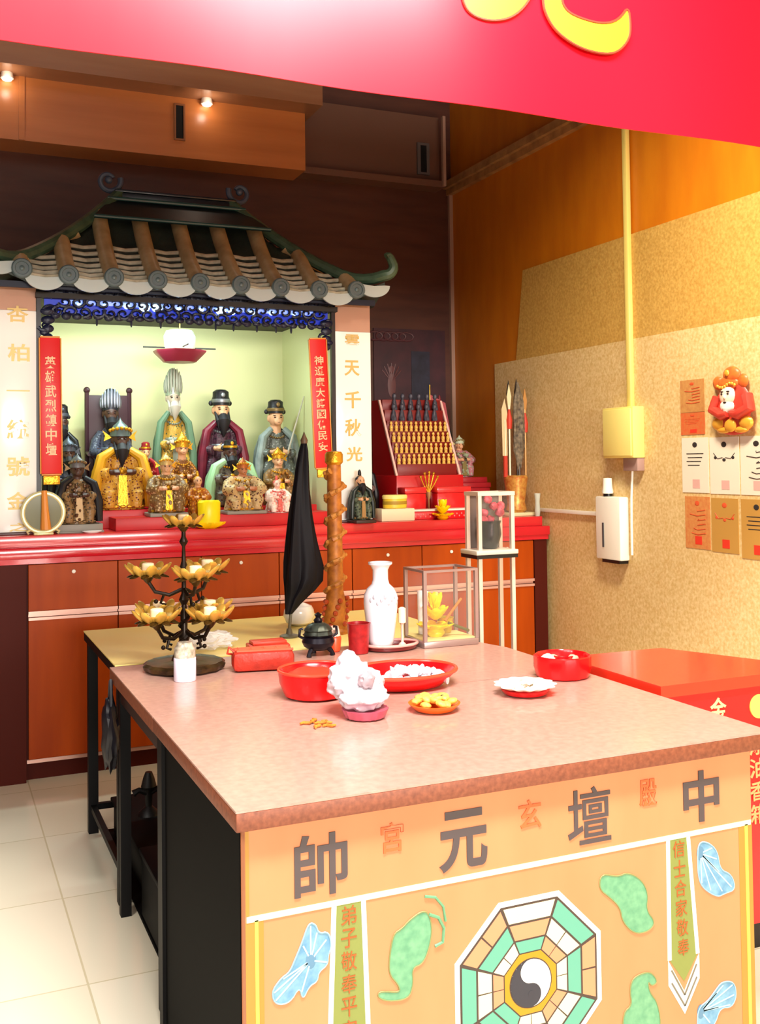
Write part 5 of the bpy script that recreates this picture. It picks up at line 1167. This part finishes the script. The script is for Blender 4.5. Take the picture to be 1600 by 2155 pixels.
for q, p_ in enumerate(sp_):
    if proto is None:
        m = MB().crumple((0, 0, .011), (.021, .015, .012), 2, .3, 2.5, 3)
        for s_ in (-1, 1): m.lathe([(.004, .016), (.012, .030)], (0, 0, .011), 8, rot=Matrix.Rotation(s_*PI/2, 4, 'Y'))
        proto = obj('wrapped_sweet', m, sweet_m); proto.location = p_
        tag(proto, 'white wrapped sweet in the heap on the oval red dish', 'sweet', 'wrapped sweets on the oval red dish')
    else:
        o = proto.copy(); C.objects.link(o); o.location = p_; o.rotation_euler = (rnd.uniform(-.2, .2), rnd.uniform(-.2, .2), rnd.uniform(0, 3))
t = thing('white_bag', 'crumpled translucent white plastic bag slumped on a pink fluted dish', 'bag', (.985, 2.40, T1))
bagm = film_mat('milky_plastic', '#cdc2ca', .86)
m = MB().crumple((.985, 2.40, T1+.05), (.062, .052, .034), 4, .28, 3, 21).crumple((.965, 2.435, T1+.085), (.06, .05, .045), 4, .3, 3, 8).crumple((.968, 2.45, T1+.125), (.03, .028, .032), 3, .35, 3, 5).crumple((1.015, 2.43, T1+.08), (.035, .04, .03), 3, .35, 3, 15)
bgo = obj('bag_film', m, bagm, t); remesh(bgo, .004)
obj('grey_print', MB().crumple((.985, 2.375, T1+.094), (.022, .012, .022), 3, .3, 3, 9), mat('grey_mauve_print', '#9c8a90', .5), t)
solo('pink_dish', MB().lathe([(.042, 0), (.05, .004), (.057, .02), (.058, .024), (.05, .022), (0, .014)], (.985, 2.385, T1), 40, flute=.03, lobes=18), mat('mauve_pink_plastic', '#c0566a', .3, c2='#a8445a', scale=20), 'pink fluted dish under the crumpled white bag', 'dish')
t = thing('orange_dish', 'small orange dish heaped with yellow biscuits, right of the white bag', 'dish', (1.172, 2.375, T1))
obj('dish_body', MB().lathe([(.04, 0), (.05, .003), (.064, .016), (.067, .02), (.062, .02), (.045, .008), (0, .008)], (1.172, 2.375, T1), 40), mat('orange_plastic', '#f26a1e', .25), t)
proto = None
for q in range(20):
    a = q*2.4; r = .0118*math.sqrt(q); p_ = (1.172+r*math.cos(a), 2.375+r*math.sin(a), T1+.0085+(.015 if q < 9 else .004 if q < 14 else .011)); 
    if proto is None:
        proto = obj('biscuit', MB().crumple((0, 0, .008), (.015, .013, .008), 2, .25, 2.5, 6), mat('yellow_biscuit', '#f4c862', .5, c2='#e09a3c', scale=70)); proto.location = p_
        tag(proto, 'small yellow biscuit heaped in the orange dish', 'biscuit', 'biscuits in the orange dish')
    else:
        o = proto.copy(); C.objects.link(o); o.location = p_; o.rotation_euler = (rnd.uniform(-.3, .3), rnd.uniform(-.3, .3), rnd.uniform(0, 6))
dk = mat('dark_brown_biscuit', '#3a2412', .5)
for i, (x, y, z) in enumerate(((1.155, 2.345, T1+.036), (1.19, 2.365, T1+.040))):
    o = obj('dark_raisin', MB().ell((0, 0, 0), (.005, .004, .003), 8), dk); o.location = (x, y, z-.003)
    tag(o, ('dark raisin on the front of the biscuit heap', 'dark raisin near the top of the biscuit heap')[i], 'raisin')
proto = None
for q, (x, y, a) in enumerate(((.83, 2.385, .3), (.855, 2.40, 1.2), (.88, 2.375, 2.1), (.845, 2.345, .9), (.872, 2.34, 2.8), (.862, 2.37, 0))):
    if proto is None:
        proto = obj('orange_wafer', MB().tube([(-.016, 0, .004), (-.006, .006, .004), (.006, -.004, .004), (.016, .004, .004)], [.0025, .004, .004, .0025], 8), mat('toasted_orange', '#d8862e', .5, c2='#a85a1c', scale=80)); proto.location = (x, y, T1)
        tag(proto, 'small toasted orange wafer lying loose on the table before the red bowl', 'wafer', 'loose orange wafers on the front table')
    else:
        o = proto.copy(); C.objects.link(o); o.location = (x, y, T1); o.rotation_euler = (0, 0, a)
t = thing('white_flower_dish', 'dish with a ruffled white paper edge on a red saucer, before the red sweet box', 'dish', (1.475, 2.43, T1))
obj('red_saucer', MB().lathe([(.045, 0), (.058, .003), (.066, .013), (.062, .015), (0, .012)], (1.475, 2.43, T1), 40), RED, t)
obj('paper_ruffle', MB().lathe([(.03, .0155), (.055, .017), (.082, .027), (.082, .029), (.052, .022), (0, .018)], (1.475, 2.43, T1), 60, flute=.06, lobes=13), mat('cream_white_paper', '#fff2e2', .5), t)
hp = MB(); ra = random.Random(5)
for q in range(70):
    a = ra.uniform(0, 6.28); r = .05*math.sqrt(ra.random()); hp.crumple((1.475+r*math.cos(a), 2.43+r*math.sin(a), T1+.024+.016*(1-r/.05)), (.009, .008, .007), 1, .3, 2, q)
o = obj('rice_crackers', hp, mat('cream_crackers', '#fbeeda', .5, c2='#ecd9bc', scale=50)); tag(o, 'heap of tiny cream puffed crackers on the ruffled white dish', 'crackers', None, 'stuff')
bx_, by_ = 1.692, 2.575
t = thing('sweet_box', 'round red plastic sweet box with inner cups at the right edge of the table', 'box', (bx_, by_, T1))
obj('box_body', MB().lathe([(.068, 0), (.076, .004), (.083, .03), (.083, .062), (.078, .065), (.074, .058), (.07, .02), (0, .02)], (bx_, by_, T1), 48, flute=.015, lobes=12), REDPL, t)
m = MB()
for k in range(5):
    a = 2*PI*k/5+.3; m.tube([(bx_+.024*math.cos(a), by_+.024*math.sin(a), T1+.05), (bx_+.074*math.cos(a), by_+.074*math.sin(a), T1+.05)], .004, 6)
m.tube([(bx_+.024*math.cos(a), by_+.024*math.sin(a), T1+.05) for a in [2*PI*q/24 for q in range(24)]], .005, 6, closed=True)
m.lathe([(.0, .02), (.024, .02), (.024, .048)], (bx_, by_, T1), 20)
obj('dividers', m, mat('deep_red_dividers', '#b00c14', .3), t)
for i, (dx, dy, lab) in enumerate(((-.045, .01, 'white round bun at the left in the red sweet box'), (.0, .052, 'pale pinkish sweet at the back of the red sweet box'), (.05, .02, 'pale sweet at the right in the red sweet box'), (.012, -.048, 'pinkish sweet at the front of the red sweet box'))):
    solo('bun', MB().crumple((bx_+dx, by_+dy, T1+.042), ((.025, .022, .026) if i == 0 else (.019, .015, .014)), 3, .12, 3, i, flat=.8), mat('white_bun', '#fbf1e2', .5) if i == 0 else mat('pinkish_sweet', '#f0a890', .4), lab, 'bun')
